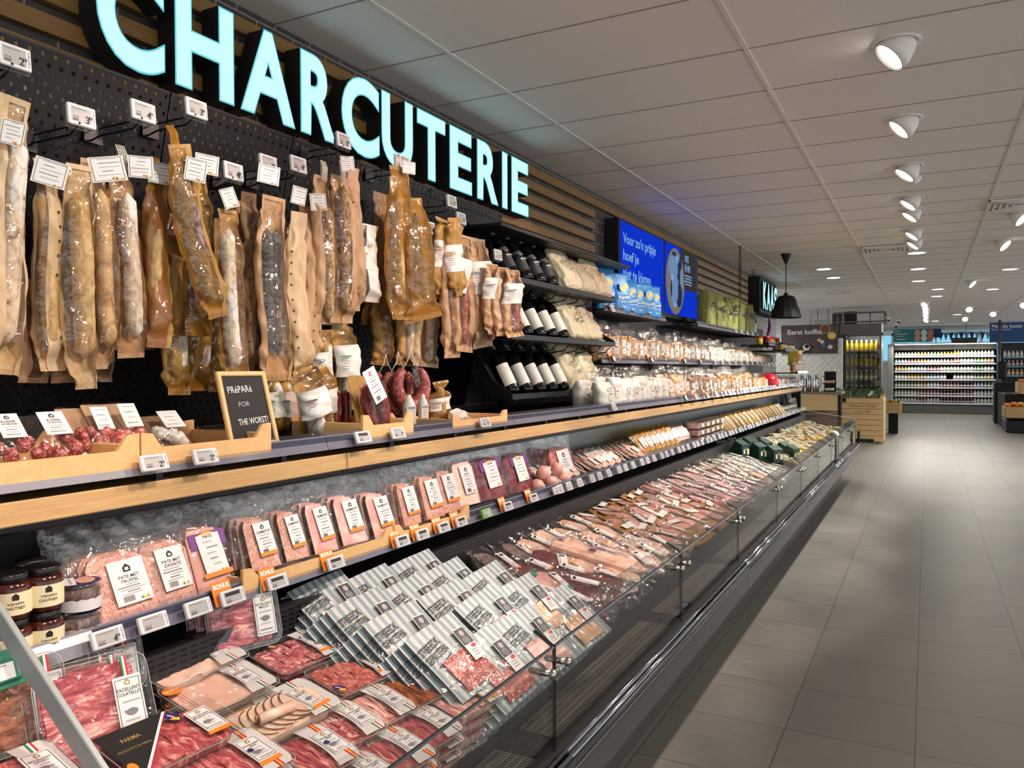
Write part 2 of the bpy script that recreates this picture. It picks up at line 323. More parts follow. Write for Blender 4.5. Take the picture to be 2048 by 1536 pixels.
# a printed card in local xy (w wide, h tall): rule lines, optional badge and title; returned builder is one mesh
def card(b, w, h, M=None, base='card_white', lines=4, title=None, title2=None, logo=False, frame=False, flag=None, nutri=False, code=False, seed=0, z=.0012, col='ink_soft', th=.13):
    rg = random.Random(seed); b.box((0, 0, z/2), (w, h, z), base, 0, M); e = z+.0005; y = h/2
    if frame:
        for (cx, cy, ww, hh) in ((0, h*.45, w*.86, .0011), (0, -h*.45, w*.86, .0011), (-w*.43, 0, .0011, h*.9), (w*.43, 0, .0011, h*.9)): b.quad(ww, hh, 'ink', M, cx, cy, e)
    if logo:
        s = min(w, h)*.16; y -= s*1.5
        b.add([(-s*.62, y-s*.6, e), (s*.62, y-s*.6, e), (s*.7, y+s*.2, e), (0, y+s*.85, e), (-s*.7, y+s*.2, e)], [(0, 1, 2, 3, 4)], 'ink' if logo == 1 else logo, M)
        b.add([(-s*.3, y-s*.32, e*1.2), (s*.3, y-s*.32, e*1.2), (s*.3, y+s*.16, e*1.2), (-s*.3, y+s*.16, e*1.2)], [(0, 1, 2, 3)], base, M); y -= s*.95
    for t in (title, title2):
        if t:
            hh = h*th; tw = textmesh(t)[2]/textmesh(t)[3]*hh; b.text(t, hh, 'ink', M, 0, y-hh*.75, e, .01, w=min(tw, w*.82)); y -= hh*1.35
    lo = -h/2+h*(.2 if (nutri or code or flag) else .08); k = max(lines, 1)
    for i in range(lines):
        yy = y-(y-lo)*(i+.6)/k; ww = w*rg.uniform(.3, .7)
        b.quad(ww, min(h*.03, (y-lo)/k*.45), col if i % 2 else 'ink_pale', M, rg.uniform(-.08, .08)*w, yy, e)
    if flag:
        cols = {'it': ('flag_green', 'flag_white', 'flag_red'), 'es': ('flag_red', 'flag_yellow', 'flag_red'), 'fr': ('blue_ink', 'flag_white', 'flag_red')}[flag]
        for i, c in enumerate(cols): b.quad(w*.05, h*.07, c, M, w*(.1+.05*i), -h*.38, e)
    if nutri:
        for i, c in enumerate(('nutri_green', 'nutri_yellow', 'bonus_orange')): b.quad(w*.07, h*.06, c, M, w*(.2+.08*i), -h*.43, e)
    if code:
        for i in range(9): b.quad(w*.018, h*.13, 'ink', M, w*(-.3+.035*i), -h*.38, e)
    return b
# ------------------------------------------------------------------ structure
n = N('floor_tiles'); v = n.coord(rnd=False)
tc = n.n('ShaderNodeMapping'); tc.inputs['Location'].default_value = (.036, -.058, 0); n.l(v, tc.inputs[0])
bk = n.n('ShaderNodeTexBrick', offset=0, squash=1); bk.inputs['Scale'].default_value = 1; bk.inputs['Mortar Size'].default_value = .0028; bk.inputs['Mortar Smooth'].default_value = .2
bk.inputs['Brick Width'].default_value = .5; bk.inputs['Row Height'].default_value = .5; bk.inputs['Bias'].default_value = 0
bk.inputs['Color1'].default_value = lin('7e7a73'); bk.inputs['Color2'].default_value = lin('87837b'); bk.inputs['Mortar'].default_value = lin('524d45'); n.l(tc.outputs[0], bk.inputs['Vector'])
s1 = n.n('ShaderNodeMapping'); s1.inputs['Scale'].default_value = (3, 14, 1); n.l(v, s1.inputs[0])
f = n.noise(s1.outputs[0], 2.2, 6, .65, .4); c = n.mix(1, bk.outputs['Color'], n.ramp(f, [(.25, .72), (.75, 1.0)]), 'MULTIPLY')
n.done(n.bsdf(c, n.ramp(f, [(.2, .36), (.8, .55)]), 0, n.bump(bk.outputs['Fac'], -.25, .002)))
plain('ceiling_panel', 'f3f0eb', .8, 0, .03, 60, .1); plain('ceiling_gap_shade', '8f8b84', .8); plain('ceiling_bar', 'eeebe4', .6)
n = N('dark_brick'); v = n.coord(rot=(0, 0, 0), rnd=False); sx = n.n('ShaderNodeSeparateXYZ'); n.l(v, sx.inputs[0]); cx = n.n('ShaderNodeCombineXYZ'); n.l(sx.outputs[1], cx.inputs[0]); n.l(sx.outputs[2], cx.inputs[1])
bk = n.n('ShaderNodeTexBrick', offset=.5); bk.inputs['Scale'].default_value = 1; bk.inputs['Mortar Size'].default_value = .0035; bk.inputs['Brick Width'].default_value = .21; bk.inputs['Row Height'].default_value = .096
bk.inputs['Color1'].default_value = lin('403b39'); bk.inputs['Color2'].default_value = lin('4b4542'); bk.inputs['Mortar'].default_value = lin('8f8b85'); n.l(cx.outputs[0], bk.inputs['Vector'])
n.done(n.bsdf(bk.outputs['Color'], .5, 0, n.bump(bk.outputs['Fac'], -.3, .003)))
plain('wall_white', 'dcdad4', .7); n = N('chevron_tile'); v = n.coord((1, 1, 1), (0, PI/4, 0), False); sx = n.n('ShaderNodeSeparateXYZ'); n.l(v, sx.inputs[0]); cx = n.n('ShaderNodeCombineXYZ'); n.l(sx.outputs[0], cx.inputs[0]); n.l(sx.outputs[2], cx.inputs[1])
bk = n.n('ShaderNodeTexBrick', offset=.5); bk.inputs['Scale'].default_value = 1; bk.inputs['Mortar Size'].default_value = .006; bk.inputs['Brick Width'].default_value = .3; bk.inputs['Row Height'].default_value = .1
bk.inputs['Color1'].default_value = lin('d6d7cf'); bk.inputs['Color2'].default_value = lin('dedfd8'); bk.inputs['Mortar'].default_value = lin('b2b3aa'); n.l(cx.outputs[0], bk.inputs['Vector']); n.done(n.bsdf(bk.outputs['Color'], .3))
emit('daylight', '8fd6f7', 1.15); emit('lamp_white', 'fff8ea', 9); emit('lamp_pink', 'ffd6d2', 1.6); emit('led_blue', '6fc4ff', 1.2); emit('letter_rim', '74d8ea', 1.0); emit('letter_core', 'c4fafc', 1.25)
emit('blue_screen', '1238d8', .9); emit('screen_text', '7fb0ee', .9); emit('screen_grey_dark', '45403c', .7); emit('screen_pale', '7d9cc8', .8); emit('screen_tan', '8c8272', .8); emit('screen_shadow', '2c3d68', .7)

CE = 3.0
struct(B().quad(14, 42, 'floor_tiles', None, 0, 17).obj('floor'))
struct(B().box((-1.5, 16, CE+.03), (17, 44, .06), 'ceiling_panel').obj('ceiling'))
b = B()
for k in range(-6, 6):
    b.box((.475+1.21*k, 16, CE-.002), (.02, 44, .006), 'ceiling_bar')
for k in range(-7, 62):
    b.box((-1.5, 4.304+.597*k, CE-.0005), (17, .007, .003), 'ceiling_gap_shade')  # panel joints as strips, the shade of the gap put into their colour
struct(b.obj('trim_ceiling_grid'))
struct(B().box((-2.48, 5.5, 1.5), (.1, 19, 3.0), 'dark_brick').obj('wall_left'))
struct(B().box((-1.5, 36.05, .9), (17, .1, 1.8), 'wall_white').obj('wall_far'))
struct(B().box((-9.9, 25, 1.5), (.1, 20, 3.0), 'wall_white').obj('wall_back_left'))
for i in range(5):
    b = B(); x0 = -9+i*3.1
    for (cx, cz, w, h) in ((0, 1.84, 3.1, .08), (0, 2.94, 3.1, .08), (-1.52, 2.4, .06, 1.2), (1.52, 2.4, .06, 1.2), (0, 2.4, .05, 1.2)): b.box((x0+cx, 36, cz), (w, .08, h), 'white_enamel')
    o = struct(b.obj('window_%d' % (i+1))); B().quad(3.0, 1.1, 'case_glass', T(x0, 36, 2.4, PI/2)).obj('pane', o)
struct(B().quad(22, 4, 'daylight', T(-2, 38, 3.0, PI/2)).obj('sky_backdrop'))

# ------------------------------------------------------------------ ceiling lamps
def spot(x, y, tgt, label, pink=False, power=60, flip=False, lit=True):
    r = thing('spot_lamp', T(x, y, CE), label, 'ceiling lamp', 'adjustable spot lamps along the aisle ceiling')
    b = B(); b.lathe([(.085, -.004), (.102, -.006), (.104, 0), (.085, 0)], 'white_enamel', None, 28, True, False); b.obj('trim_ring', r)
    d = (Vector(tgt)-Vector((x, y, CE-.04))).normalized(); q = d.to_track_quat('Z', 'Y').to_matrix().to_4x4()
    h = B(); h.lathe([(.035, -.085), (.06, -.05), (.076, 0), (.078, .045), (.072, .045), (.068, .028)], 'white_enamel', None, 28)
    ho = h.obj('lamp_head', r, T(0, 0, -.035) @ q); B().lathe([(.07, .030), (.07, .034)], 'lamp_pink' if pink else 'lamp_white', None, 28).obj('lens', ho)
    if lit:
        L = bpy.data.lights.new('spot_light', 'SPOT'); L.energy = power; L.color = (1, .70, .62) if pink else (1, .93, .82); L.spot_size = math.radians(76); L.spot_blend = .28; L.shadow_soft_size = .06
        lo = bpy.data.objects.new('spot_light', L); COL.objects.link(lo); lo.parent = r; lo.matrix_local = T(0, 0, -.035) @ q @ T(0, 0, .06) @ Matrix.Rotation(PI, 4, 'X')
    return r
ys = [-.85, .35, 1.55, 2.75, 3.95, 5.17, 6.38, 7.56, 8.16, 9.34, 10.07]
for i, y in enumerate(ys):
    pk = y in (2.75, 5.17, .35)
    spot(-.13, y, (-1.95, y-.55, 1.05) if y < 6 else (-1.6, y-.4, .95), 'white tilting ceiling spot lamp with %s, %s in the row above the aisle' % ('pinkish ribbed lens' if pk else 'bright white lens', nth(i)), pk, 165 if pk else 132 if y < 6 else 165)
for i, (x, y) in enumerate([(.75, 8.8), (.75, 10.6), (.63, 15.2)]):
    spot(x, y, (2.6, y-.9, 1.0), 'white ceiling spot lamp tilted to the right-hand side, %s from the camera' % nth(i), False, 80)
for i, (x, y) in enumerate([(-.05, 19.7), (-.03, 21), (-.03, 22.4), (-.03, 24), (-.03, 26)]):
    spot(x, y, (-1.4, y-2.2, .8), 'far white spot lamp aimed forward, %s of the close row near the dairy wall' % nth(i), False, 80)
for i, (x, y) in enumerate([(.87, 21.8), (.94, 26), (1.5, 24), (1.9, 21)]):
    spot(x, y, (1.2, y-3, .8), 'far white spot lamp over the fruit stand, %s from the camera' % nth(i), False, 80)
for i, (x, y) in enumerate([(-.13, 11.2), (-.13, 13.0), (-.14, 14.8), (.16, 16.5), (.16, 18.1), (-1.34, 12.35), (-1.33, 13.6), (1.06, 13.7), (1.05, 17), (.7, 24.5), (.2, 27.5), (-3.2, 17.5), (-4.4, 19.5)]):
    r = thing('recessed_downlight', T(x, y, CE), 'flat round recessed ceiling downlight, %s counted away from the camera' % nth(i), 'ceiling lamp', 'round recessed downlights')
    b = B(); b.lathe([(.10, -.006), (.125, -.008), (.128, 0), (.10, 0)], 'white_enamel', None, 24, True, False); b.obj('trim_ring', r); B().lathe([(.098, -.004), (.098, -.002)], 'lamp_white', None, 24).obj('diffuser', r)
    L = bpy.data.lights.new('downlight', 'SPOT'); L.energy = 95; L.color = (1, .95, .84); L.spot_size = math.radians(120); L.spot_blend = .6; L.shadow_soft_size = .09
    lo = bpy.data.objects.new('downlight', L); COL.objects.link(lo); lo.parent = r; lo.location = (0, 0, -.02)
# unseen ceiling lamps added as fill, to the right and behind the photographer
for i, (x, y) in enumerate([(1.7, -.5), (1.7, 2.2), (1.7, 5.0)]):
    r = thing('recessed_downlight', T(x, y, CE), 'unseen added round downlight to the right of the aisle, %s from behind the camera' % nth(i), 'ceiling lamp', 'round recessed downlights')
    b = B(); b.lathe([(.10, -.006), (.125, -.008), (.128, 0), (.10, 0)], 'white_enamel', None, 24, True, False); b.obj('trim_ring', r); B().lathe([(.098, -.004), (.098, -.002)], 'lamp_white', None, 24).obj('diffuser', r)
    L = bpy.data.lights.new('downlight', 'SPOT'); L.energy = 120; L.color = (1, .93, .82); L.spot_size = math.radians(130); L.spot_blend = .6; L.shadow_soft_size = .09
    lo = bpy.data.objects.new('downlight', L); COL.objects.link(lo); lo.parent = r; lo.location = (0, 0, -.02)
for i, (x, y, w) in enumerate([(.72, 8.25, .5), (-.45, 10.6, .5), (-1.5, 16.2, .4)]):
    r = thing('ceiling_vent', T(x, y, CE-.001), ['square air vent in the ceiling at the right edge', 'square air vent in the ceiling left of the spot row', 'small air vent in the ceiling beyond the black pendant'][i], 'air vent')
    b = B()
    for k in range(5):
        q = w*(1-k*.19); [b.box((sx*q/2, sy*q/2, -.012), (.02 if sx else q+.02, .02 if sy else q+.02, .018), 'white_enamel', .003) for sx, sy in ((1, 0), (-1, 0), (0, 1), (0, -1))]
    b.obj('louvre', r); B().quad(w, w, 'steel', T(0, 0, -.004)).obj('back_plate', r)
r = thing('smoke_detector', T(-.1, 6.72, CE), 'small white smoke detector under the fourth spot lamp', 'detector'); B().lathe([(.055, 0), (.055, -.03), (.03, -.055), (.03, -.06)], 'white_enamel', None, 20).obj('housing', r); B().lathe([(.032, -.045), (.032, -.05)], 'ink', None, 16).obj('sensor_band', r)

# ------------------------------------------------------------------ slats, letters, screens
r = thing('slat_cladding', T(-2.405, 0, 0), 'horizontal oak slats fixed to the dark brick wall behind the sign', 'wall cladding')
for i, z in enumerate((2.906, 2.807, 2.71, 2.616, 2.522)):
    for (y0, y1) in ([(-1.2, 2.4), (2.405, 6.05), (6.055, 9.3), (9.305, 12.25)] if i == 0 else [(-1.2, 2.4), (2.405, 6.05), (8.97, 12.25)]):
        B().box((0, 0, 0), (.03, y1-y0-.004, .058), 'oak_slat', .002).obj('slat', r, T(0, (y0+y1)/2, z))
def letter(b, ch, w, h, d, M):
    """one channel letter in local xy (front at z = d)"""
    for bold, mat, z0, inset in ((.042, 'letter_rim', d, 0), (.028, 'letter_core', d+.0012, 1)):
        vs, fs, W0, H0 = textmesh(ch, bold)
        if not inset: kx, ky = w/W0, h/H0
        b.add([(x*kx, y*ky, z0) for x, y, _ in vs], fs, mat, M)
        if not inset:
            cnt = {}
            for f in fs:
                for i in range(len(f)): e = (f[i], f[(i+1) % len(f)]); cnt[e] = 1
            k = len(vs); side = [(e[1], e[0], e[0]+k, e[1]+k) for e in cnt if (e[1], e[0]) not in cnt]
            b.add([(x*kx, y*ky, z0) for x, y, _ in vs]+[(x*kx, y*ky, 0) for x, y, _ in vs], side+[tuple(i+k for i in f[::-1]) for f in fs], 'matte_black', M)
r = thing('illuminated_sign', T(-2.385, 3.12, 2.54), 'large cyan lit channel letters reading CHARCUTERIE on the slatted wall', 'sign')
for ch, a, c in (('C', 1.614, 1.867), ('H', 1.907, 2.171), ('A', 2.2, 2.495), ('R', 2.525, 2.751), ('C', 2.784, 3.06), ('U', 3.075, 3.336), ('T', 3.371, 3.64), ('E', 3.681, 3.921), ('R', 3.977, 4.235), ('I', 4.28, 4.352), ('E', 4.404, 4.642)):
    b = B(); o = .008 if ch in 'C' else 0; letter(b, ch, c-a, .345+2*o, .085, FACE_X); b.obj('letter', r, T(0, (a+c)/2-3.12, .17))
r = thing('illuminated_sign', T(-2.43, 13.2, 2.42), 'small black sign box with lit letters KAAS above the cheese shelves', 'sign')
B().box((.09, 0, .27), (.16, 1.5, .54), 'matte_black', .004).obj('sign_box', r)
for i, ch in enumerate('KAAS'):
    b = B(); letter(b, ch, .29, .42, .03, FACE_X); b.obj('letter', r, T(.171, -.49+.325*i, .265))
r = thing('display_screen', T(-2.425, 6.7, 2.08), 'wide wall screen showing blue advert with pale lettering Voor zo\'n prijsje', 'screen')
B().box((.06, .31, .37), (.12, 1.32, .76), 'matte_black', .004).obj('housing', r, T(0, 0, 0))
b = B(); M = T(.1215, .31, .385) @ FACE_X; b.quad(1.24, .70, 'blue_screen', M)
for i, t in enumerate(("Voor zo'n prijsje", 'hoef je', 'niet te kiezen.')):
    w = (.92, .42, .80)[i]; b.text(t, .125 if i != 1 else .12, 'screen_text', M, -.55+w/2, .20-.145*i, .001, .03, w=w)
b.obj('display', r)
r = thing('display_screen', T(-2.425, 8.3, 2.08), 'second wall screen showing a cheese board and the words KIES EN MIX', 'screen')
B().box((.06, 0, .37), (.12, 1.29, .76), 'matte_black', .004).obj('housing', r)
b = B(); M = T(.1215, 0, .385) @ FACE_X; b.quad(1.25, .71, 'blue_screen', M); b.quad(.66, .42, 'screen_grey_dark', M, .28, .145, .0006); b.ellipse(.34, .34, 'screen_tan', M, 28, -.25, -.01, .001)
for (x, y, rx, ry, m) in ((-.33, .12, .17, .13, 'screen_pale'), (-.18, .08, .10, .18, 'screen_shadow'), (-.30, -.12, .15, .12, 'screen_pale'), (-.12, -.14, .12, .13, 'screen_shadow'), (-.1, -.16, .09, .1, 'screen_pale'), (-.22, -.02, .08, .06, 'screen_pale'), (-.36, .02, .05, .03, 'screen_text'), (-.2, .22, .06, .05, 'screen_text'), (-.27, -.24, .07, .04, 'screen_text'), (-.02, .03, .05, .1, 'screen_pale'), (-.3, .26, .07, .03, 'screen_shadow'), (-.06, .2, .04, .08, 'screen_shadow'), (-.4, -.1, .03, .09, 'screen_shadow')): b.ellipse(rx, ry, m, M, 16, x, y, .0014+abs(x)*.001)
b.text('KIES', .075, 'screen_text', M, .18, .27, .002, .02, w=.16); b.text('EN MIX', .075, 'screen_text', M, .215, .17, .002, .02, w=.23)
for k in range(4): b.quad(.3-.05*(k % 2), .014, 'screen_text', M, .24, .09-.03*k, .002)
b.obj('display', r)

# ------------------------------------------------------------------ peg boards
n = N('perforated_metal'); v = n.coord(rnd=False); sx = n.n('ShaderNodeSeparateXYZ'); n.l(v, sx.inputs[0])
def MA(op, a, bb=None, cc=None):
    x = n.n('ShaderNodeMath', operation=op)
    for i, q in enumerate((a, bb, cc)):
        if q is None: continue
        if isinstance(q, (int, float)): x.inputs[i].default_value = q
        else: n.l(q, x.inputs[i])
    return x.outputs[0]
PY, PZ = .036, .026
rz = MA('FLOOR', MA('DIVIDE', sx.outputs[2], PZ)); off = MA('MULTIPLY', MA('FRACT', MA('MULTIPLY', rz, .5)), PY)
fy = MA('MULTIPLY', MA('SUBTRACT', MA('FRACT', MA('DIVIDE', MA('ADD', sx.outputs[1], off), PY)), .5), PY); fz = MA('MULTIPLY', MA('SUBTRACT', MA('FRACT', MA('DIVIDE', sx.outputs[2], PZ)), .5), PZ)
hole = MA('LESS_THAN', MA('ADD', MA('MULTIPLY', fy, fy), MA('MULTIPLY', fz, fz)), .0062**2)
bs = n.bsdf('08080a', .5, 0, None, Specular_IOR_Level=.25); tr = n.n('ShaderNodeBsdfTransparent'); mx = n.n('ShaderNodeMixShader'); n.l(hole, mx.inputs[0]); n.l(bs, mx.inputs[1]); n.l(tr.outputs[0], mx.inputs[2]); n.done(mx.outputs[0])
PJ = [-.6, .62, 1.19, 1.758, 2.31, 2.69, 3.26, 4.0]
PT = math.atan2(.26, 1.08)
def board_x(z): return -2.405+(z-1.36)*.2407
for i in range(len(PJ)-1):
    w = PJ[i+1]-PJ[i]-.005; r = thing('pegboard', T(-2.405, (PJ[i]+PJ[i+1])/2, 1.345, 0, PT), 'black perforated metal back panel leaning forward, %s from the left under the sign' % nth(i), 'pegboard', 'black pegboard panels')
    B().box((0, 0, .56), (.003, w, 1.12), 'perforated_metal').obj('panel', r)
    b = B(); [b.box((-.008, s*(w/2-.004), .56), (.018, .008, 1.12), 'black_metal') for s in (-1, 1)]; b.box((-.008, 0, 1.122), (.02, w, .006), 'black_metal'); b.obj('flange', r)
struct(B().box((-2.40, 8.9, 1.64), (.06, 8.9, 1.1), 'matte_black').obj('wall_back_panel'))
# ------------------------------------------------------------------ refrigerated case
plain('steel_trim', '99a29f', .45, .2)
DKX, DKZ, DKS = -1.05, .70, .22           # product surface: height at the front lip, rise towards the back
def dz(x): return DKZ-.06+DKS*(DKX-x)     # black deck under the packs
def prof(b, pts, y0, y1, mat, close=False):
    k = len(pts); vs = [(x, y0, z) for x, z in pts]+[(x, y1, z) for x, z in pts]; m = k if close else k-1
    fs = [(i, k+i, k+(i+1) % k, (i+1) % k) for i in range(m)]
    if close: fs += [tuple(range(k-1, -1, -1)), tuple(range(k, 2*k))]
    return b.add(vs, fs, mat)
n = N('air_grille'); v = n.coord(rnd=False); sx = n.n('ShaderNodeSeparateXYZ'); n.l(v, sx.inputs[0])
fx = MA('ABSOLUTE', MA('SUBTRACT', MA('FRACT', MA('DIVIDE', sx.outputs[0], .022)), .5)); fy = MA('ABSOLUTE', MA('SUBTRACT', MA('FRACT', MA('DIVIDE', sx.outputs[1], .0125)), .5))
hl = MA('MULTIPLY', MA('LESS_THAN', fx, .36), MA('LESS_THAN', fy, .27)); n.done(n.bsdf(n.mix(hl, 'a39b8d', '1d1a14'), .35, .5))
n = N('perforated_back'); v = n.coord(rnd=False); sx = n.n('ShaderNodeSeparateXYZ'); n.l(v, sx.inputs[0])
fx = MA('ABSOLUTE', MA('SUBTRACT', MA('FRACT', MA('DIVIDE', sx.outputs[1], .03)), .5)); fy = MA('ABSOLUTE', MA('SUBTRACT', MA('FRACT', MA('DIVIDE', sx.outputs[2], .014)), .5))
hl = MA('MULTIPLY', MA('LESS_THAN', fx, .36), MA('LESS_THAN', fy, .2)); n.done(n.bsdf(n.mix(hl, '2a2a2b', '050505'), .4, .3))
GX, GZ = -.89, .80
SEAMS = [.62, 1.95, 3.2, 4.31, 5.55, 6.7, 7.84, 8.98, 10.15, 11.2, 12.1]
MODS = [(.62, 1.95), (1.95, 4.31), (4.31, 6.7), (6.7, 8.98), (8.98, 12.1)]
for mi_, (y0, y1) in enumerate(MODS):
    ym = (y0+y1)/2
    r = thing('refrigerated_case', T(-1.5, ym, 0), 'glass-fronted refrigerated display case, %s module from the camera%s' % (nth(mi_), (', holding the sliced meat trays', ', holding the striped packs', ', holding the ham packs', ', holding the green cheese boxes', ', with a cloth on its glass')[mi_]), 'display case', 'run of refrigerated cases')
    Y0, Y1 = y0-ym, y1-ym; X = lambda pts: [(x+1.5, z) for x, z in pts]
    prof(B(), X([(-1.10, 0), (-1.06, 0), (-1.06, .12), (-.87, .36), (-.87, .375)]), Y0, Y1-(.06 if mi_ == 4 else 0), 'kick_grey').obj('kick_panel', r)
    prof(B(), X([(-.875, .37), (-.842, .37), (-.84, .385), (-.84, .465), (-.85, .478), (-.875, .478)]), Y0+.002, Y1-.002, 'mid_grey_metal', True).obj('fascia', r)
    b = B()
    for (x, z, w) in ((-.842, .488, .012), (-.846, .508, .009), (-.858, .522, .008)): b.tube([(x+1.5, Y0, z), (x+1.5, Y1, z)], w, 'chrome' if z > .5 else 'dark_grey_metal', 10)
    b.obj('bumper_rail', r)
    prof(B(), X([(-.86, .515), (-.905, .515), (-.905, .505), (-1.06, .505), (-1.06, dz(-1.06)-.03)]), Y0, Y1, 'dark_grey_metal').obj('inner_ledge', r)
    prof(B(), X([(-1.06, dz(-1.06)-.03), (-1.055, dz(-1.055)), (-1.56, dz(-1.56)), (-1.56, .9), (-1.925, .9)]), Y0, Y1, 'perforated_back').obj('deck', r)
    k = 0
    for s0, s1 in zip(SEAMS, SEAMS[1:]):
        if s0 < y0-.01 or s1 > y1+.01: continue
        prof(B(), X([(-1.045, .512), (-.915, .512)]), s0-ym+.08, s1-ym-.06, 'air_grille').obj('air_grille', r)
        g = B(); th = .006
        prof(g, X([(GX, .515), (GX, GZ), (GX-.062, GZ+.036), (GX-.064, GZ+.032), (GX-th, GZ-.003), (GX-th, .515)]), s0-ym+.004, s1-ym-.004, 'case_glass'); go = g.obj('front_glass', r)
        e = B()
        prof(e, X([(GX+.0008, GZ-.002), (GX-.001, GZ+.003), (GX-.006, GZ+.004)]), s0-ym+.004, s1-ym-.004, 'glass_edge')
        for ye in (s0-ym+.0035, s1-ym-.0045):
            prof(e, X([(GX+.0005, .515), (GX+.0005, GZ), (GX-.062, GZ+.0365), (GX-.064, GZ+.0315), (GX-th, GZ-.004), (GX-th, .515)]), ye, ye+.0025, 'glass_edge', True)
        e.obj('polished_edge', go)
        for sd, yy in ((1, s0), (-1, s1)):
            if yy < .7: continue
            c = B(); yy = yy-ym+sd*.05
            c.tube([(GX+1.5+.02, yy, .745), (GX+1.5-.05, yy, .745)], [.009, .009], 'steel', 12); c.tube([(GX+1.5+.026, yy, .745), (GX+1.5+.012, yy, .745)], [.013, .013], 'steel', 12); c.tube([(GX+1.5-.055, yy, .745), (GX+1.5-.03, yy, .745)], .005, 'steel', 8)
            c.obj('glass_clamp', go)
            c = B(); c.box((GX+1.5-.03, yy+sd*.012, .64), (.045, .005, .23), 'case_glass', .001)
            c.obj('support_fin', go)
    if y0 > 2.5: prof(B(), X([(-1.90, .9), (-1.90, 1.17)]), Y0, Y1, 'case_liner').obj('back_panel', r)
    elif y0 < 1: prof(B(), X([(-1.90, .9), (-1.90, 1.25)]), Y0, Y1, 'liner_black').obj('back_panel', r)
    else:
        b = B(); prof(b, X([(-1.90, .9), (-1.90, 1.25)]), Y0, 2.95-ym, 'liner_black'); prof(b, X([(-1.90, .9), (-1.90, 1.17)]), 2.95-ym, Y1, 'case_liner'); b.obj('back_panel', r)
    if y0 < 3: prof(B(), X([(-1.895, 1.028), (-1.885, 1.03), (-1.885, 1.044), (-1.895, 1.046)]), Y0, min(Y1, 2.95-ym), 'rail_white', True).obj('light_strip', r)
    # canopy: oak-faced beam and black underside
    b = B(); b.box((-.115+.003, 0, 1.2675), (.03, y1-y0-.004, .05), 'oak_beam', .003); b.obj('oak_beam', r)
    b = B(); b.box((-.5, 0, 1.272), (.76, y1-y0-.003, .035), 'oak_beam'); b.box((-.13, 0, 1.235), (.03, y1-y0-.004, .012), 'black_metal'); b.obj('canopy_board', r)
    prof(B(), X([(-1.64, 1.243), (-1.66, 1.215), (-1.9, 1.21)]), Y0, Y1, 'black_metal').obj('canopy_underside', r)
    for k in range(int((y1-y0)/.41)):
        yy = Y0+.25+.41*k; c = B(); c.box((-.06-.055, yy, 1.303), (.012, .02, .03), 'black_metal', .002); c.box((-.115, yy, 1.2945), (.02, .034, .005), 'black_metal'); c.obj('rail_post', r)
    if mi_ == 4:
        g = B(); g.prism([(-.07, .93), (.55, .86), (.61, .80), (.61, .53), (-.07, .53)], .006, 'case_glass', T(0, Y1-.02, 0, PI/2)); g.box((0, 0, 0), (.71, .012, .006), 'rail_white', 0, T(.27, Y1-.02, .905, 0, .16)); g.obj('end_glass', r)
        B().box((0, 0, 0), (1.0, .04, 1.25), 'black_metal', .004).obj('end_panel', r, T(-.62, Y1+.03, .63)); B().box((.655, Y1-.02, .60), (.03, .05, .17), 'matte_black', .012).obj('corner_buffer', r)
    if mi_ == 0:
        g = B(); d = Vector((.68, 0, -.54)); g.box((0, 0, 0), (.86, .012, .042), 'steel_trim', .002, T(.20, .86-ym, .915, 0, math.atan2(.54, .68))); g.obj('end_glass_trim', r)
r = thing('temperature_display', T(-.94, 3.42, .514), 'small black temperature readout with blue glowing digits in the case grille', 'display')
B().box((0, 0, .003), (.05, .1, .006), 'matte_black', .001).obj('housing', r); b = B(); b.text('2', .03, 'led_blue', T(0, 0, .0065, 0, 0, PI/2), 0, 0, 0, .01); b.obj('digit', r)

# ------------------------------------------------------------------ shelves with price rails
def rail(b2, lens, y0, y1, x, z, h=.055, tilt=.35, dark='rail_dark'):
    c, s = math.sin(tilt), math.cos(tilt)
    P = lambda u, o=0: (x-u*c+o*s, z+u*s+o*c)
    prof(b2, [P(0), P(h*.42), P(h*.42, -.004), P(0, -.004)], y0, y1, 'rail_grey', True); prof(b2, [P(h*.42), P(h*.72), P(h*.72, -.004), P(h*.42, -.004)], y0, y1, dark, True); prof(b2, [P(h*.72), P(h*.8), P(h*.8, -.004), P(h*.72, -.004)], y0, y1, 'rail_grey', True)
    prof(lens, [P(0, .002), P(h, .004)], y0, y1, 'rail_lens')
def shelf(name, label, x, y0, y1, z, depth, group, cat='shelf', rh=.055, board='black_metal', cut=None):
    ym = (y0+y1)/2; r = thing(name, T(x, ym, z), label, cat, group); Y0, Y1 = y0-ym+.002, y1-ym-.002
    b = B(); b.box((-depth/2-.006, 0, -.006), (depth, y1-y0-.003, .012), board, .002); b.obj('shelf_board', r)
    a = B(); l = B(); rail(a, l, Y0 if cut is None else cut-ym, Y1, 0, -.012, rh); ro = a.obj('price_rail', r); l.obj('clear_lens', ro)
    if cut is not None:
        a = B(); rail(a, B(), Y0, cut-ym, .001, -.012, rh, dark='rail_white'); a.obj('white_rail_insert', r)
    return r
UP = [(.62, 1.85), (1.85, 3.06), (3.06, 4.31), (4.31, 5.55), (5.55, 6.7), (6.7, 7.84), (7.84, 9.0), (9.0, 10.2), (10.2, 11.3), (11.3, 12.1)]
for i, (a, c) in enumerate(UP):
    shelf('canopy_shelf', 'long shelf over the oak beam with grey price rail, %s section from the camera' % nth(i), -1.585, a, c, 1.325, .72, 'canopy shelf sections', cut=1.28 if i == 0 else None)
    shelf('case_shelf', 'black shelf inside the cold case with grey price rail, %s section from the camera' % nth(i), -1.55, a, c, .972, .36, 'cold case shelf sections', rh=.062, cut=1.07 if i == 0 else None)
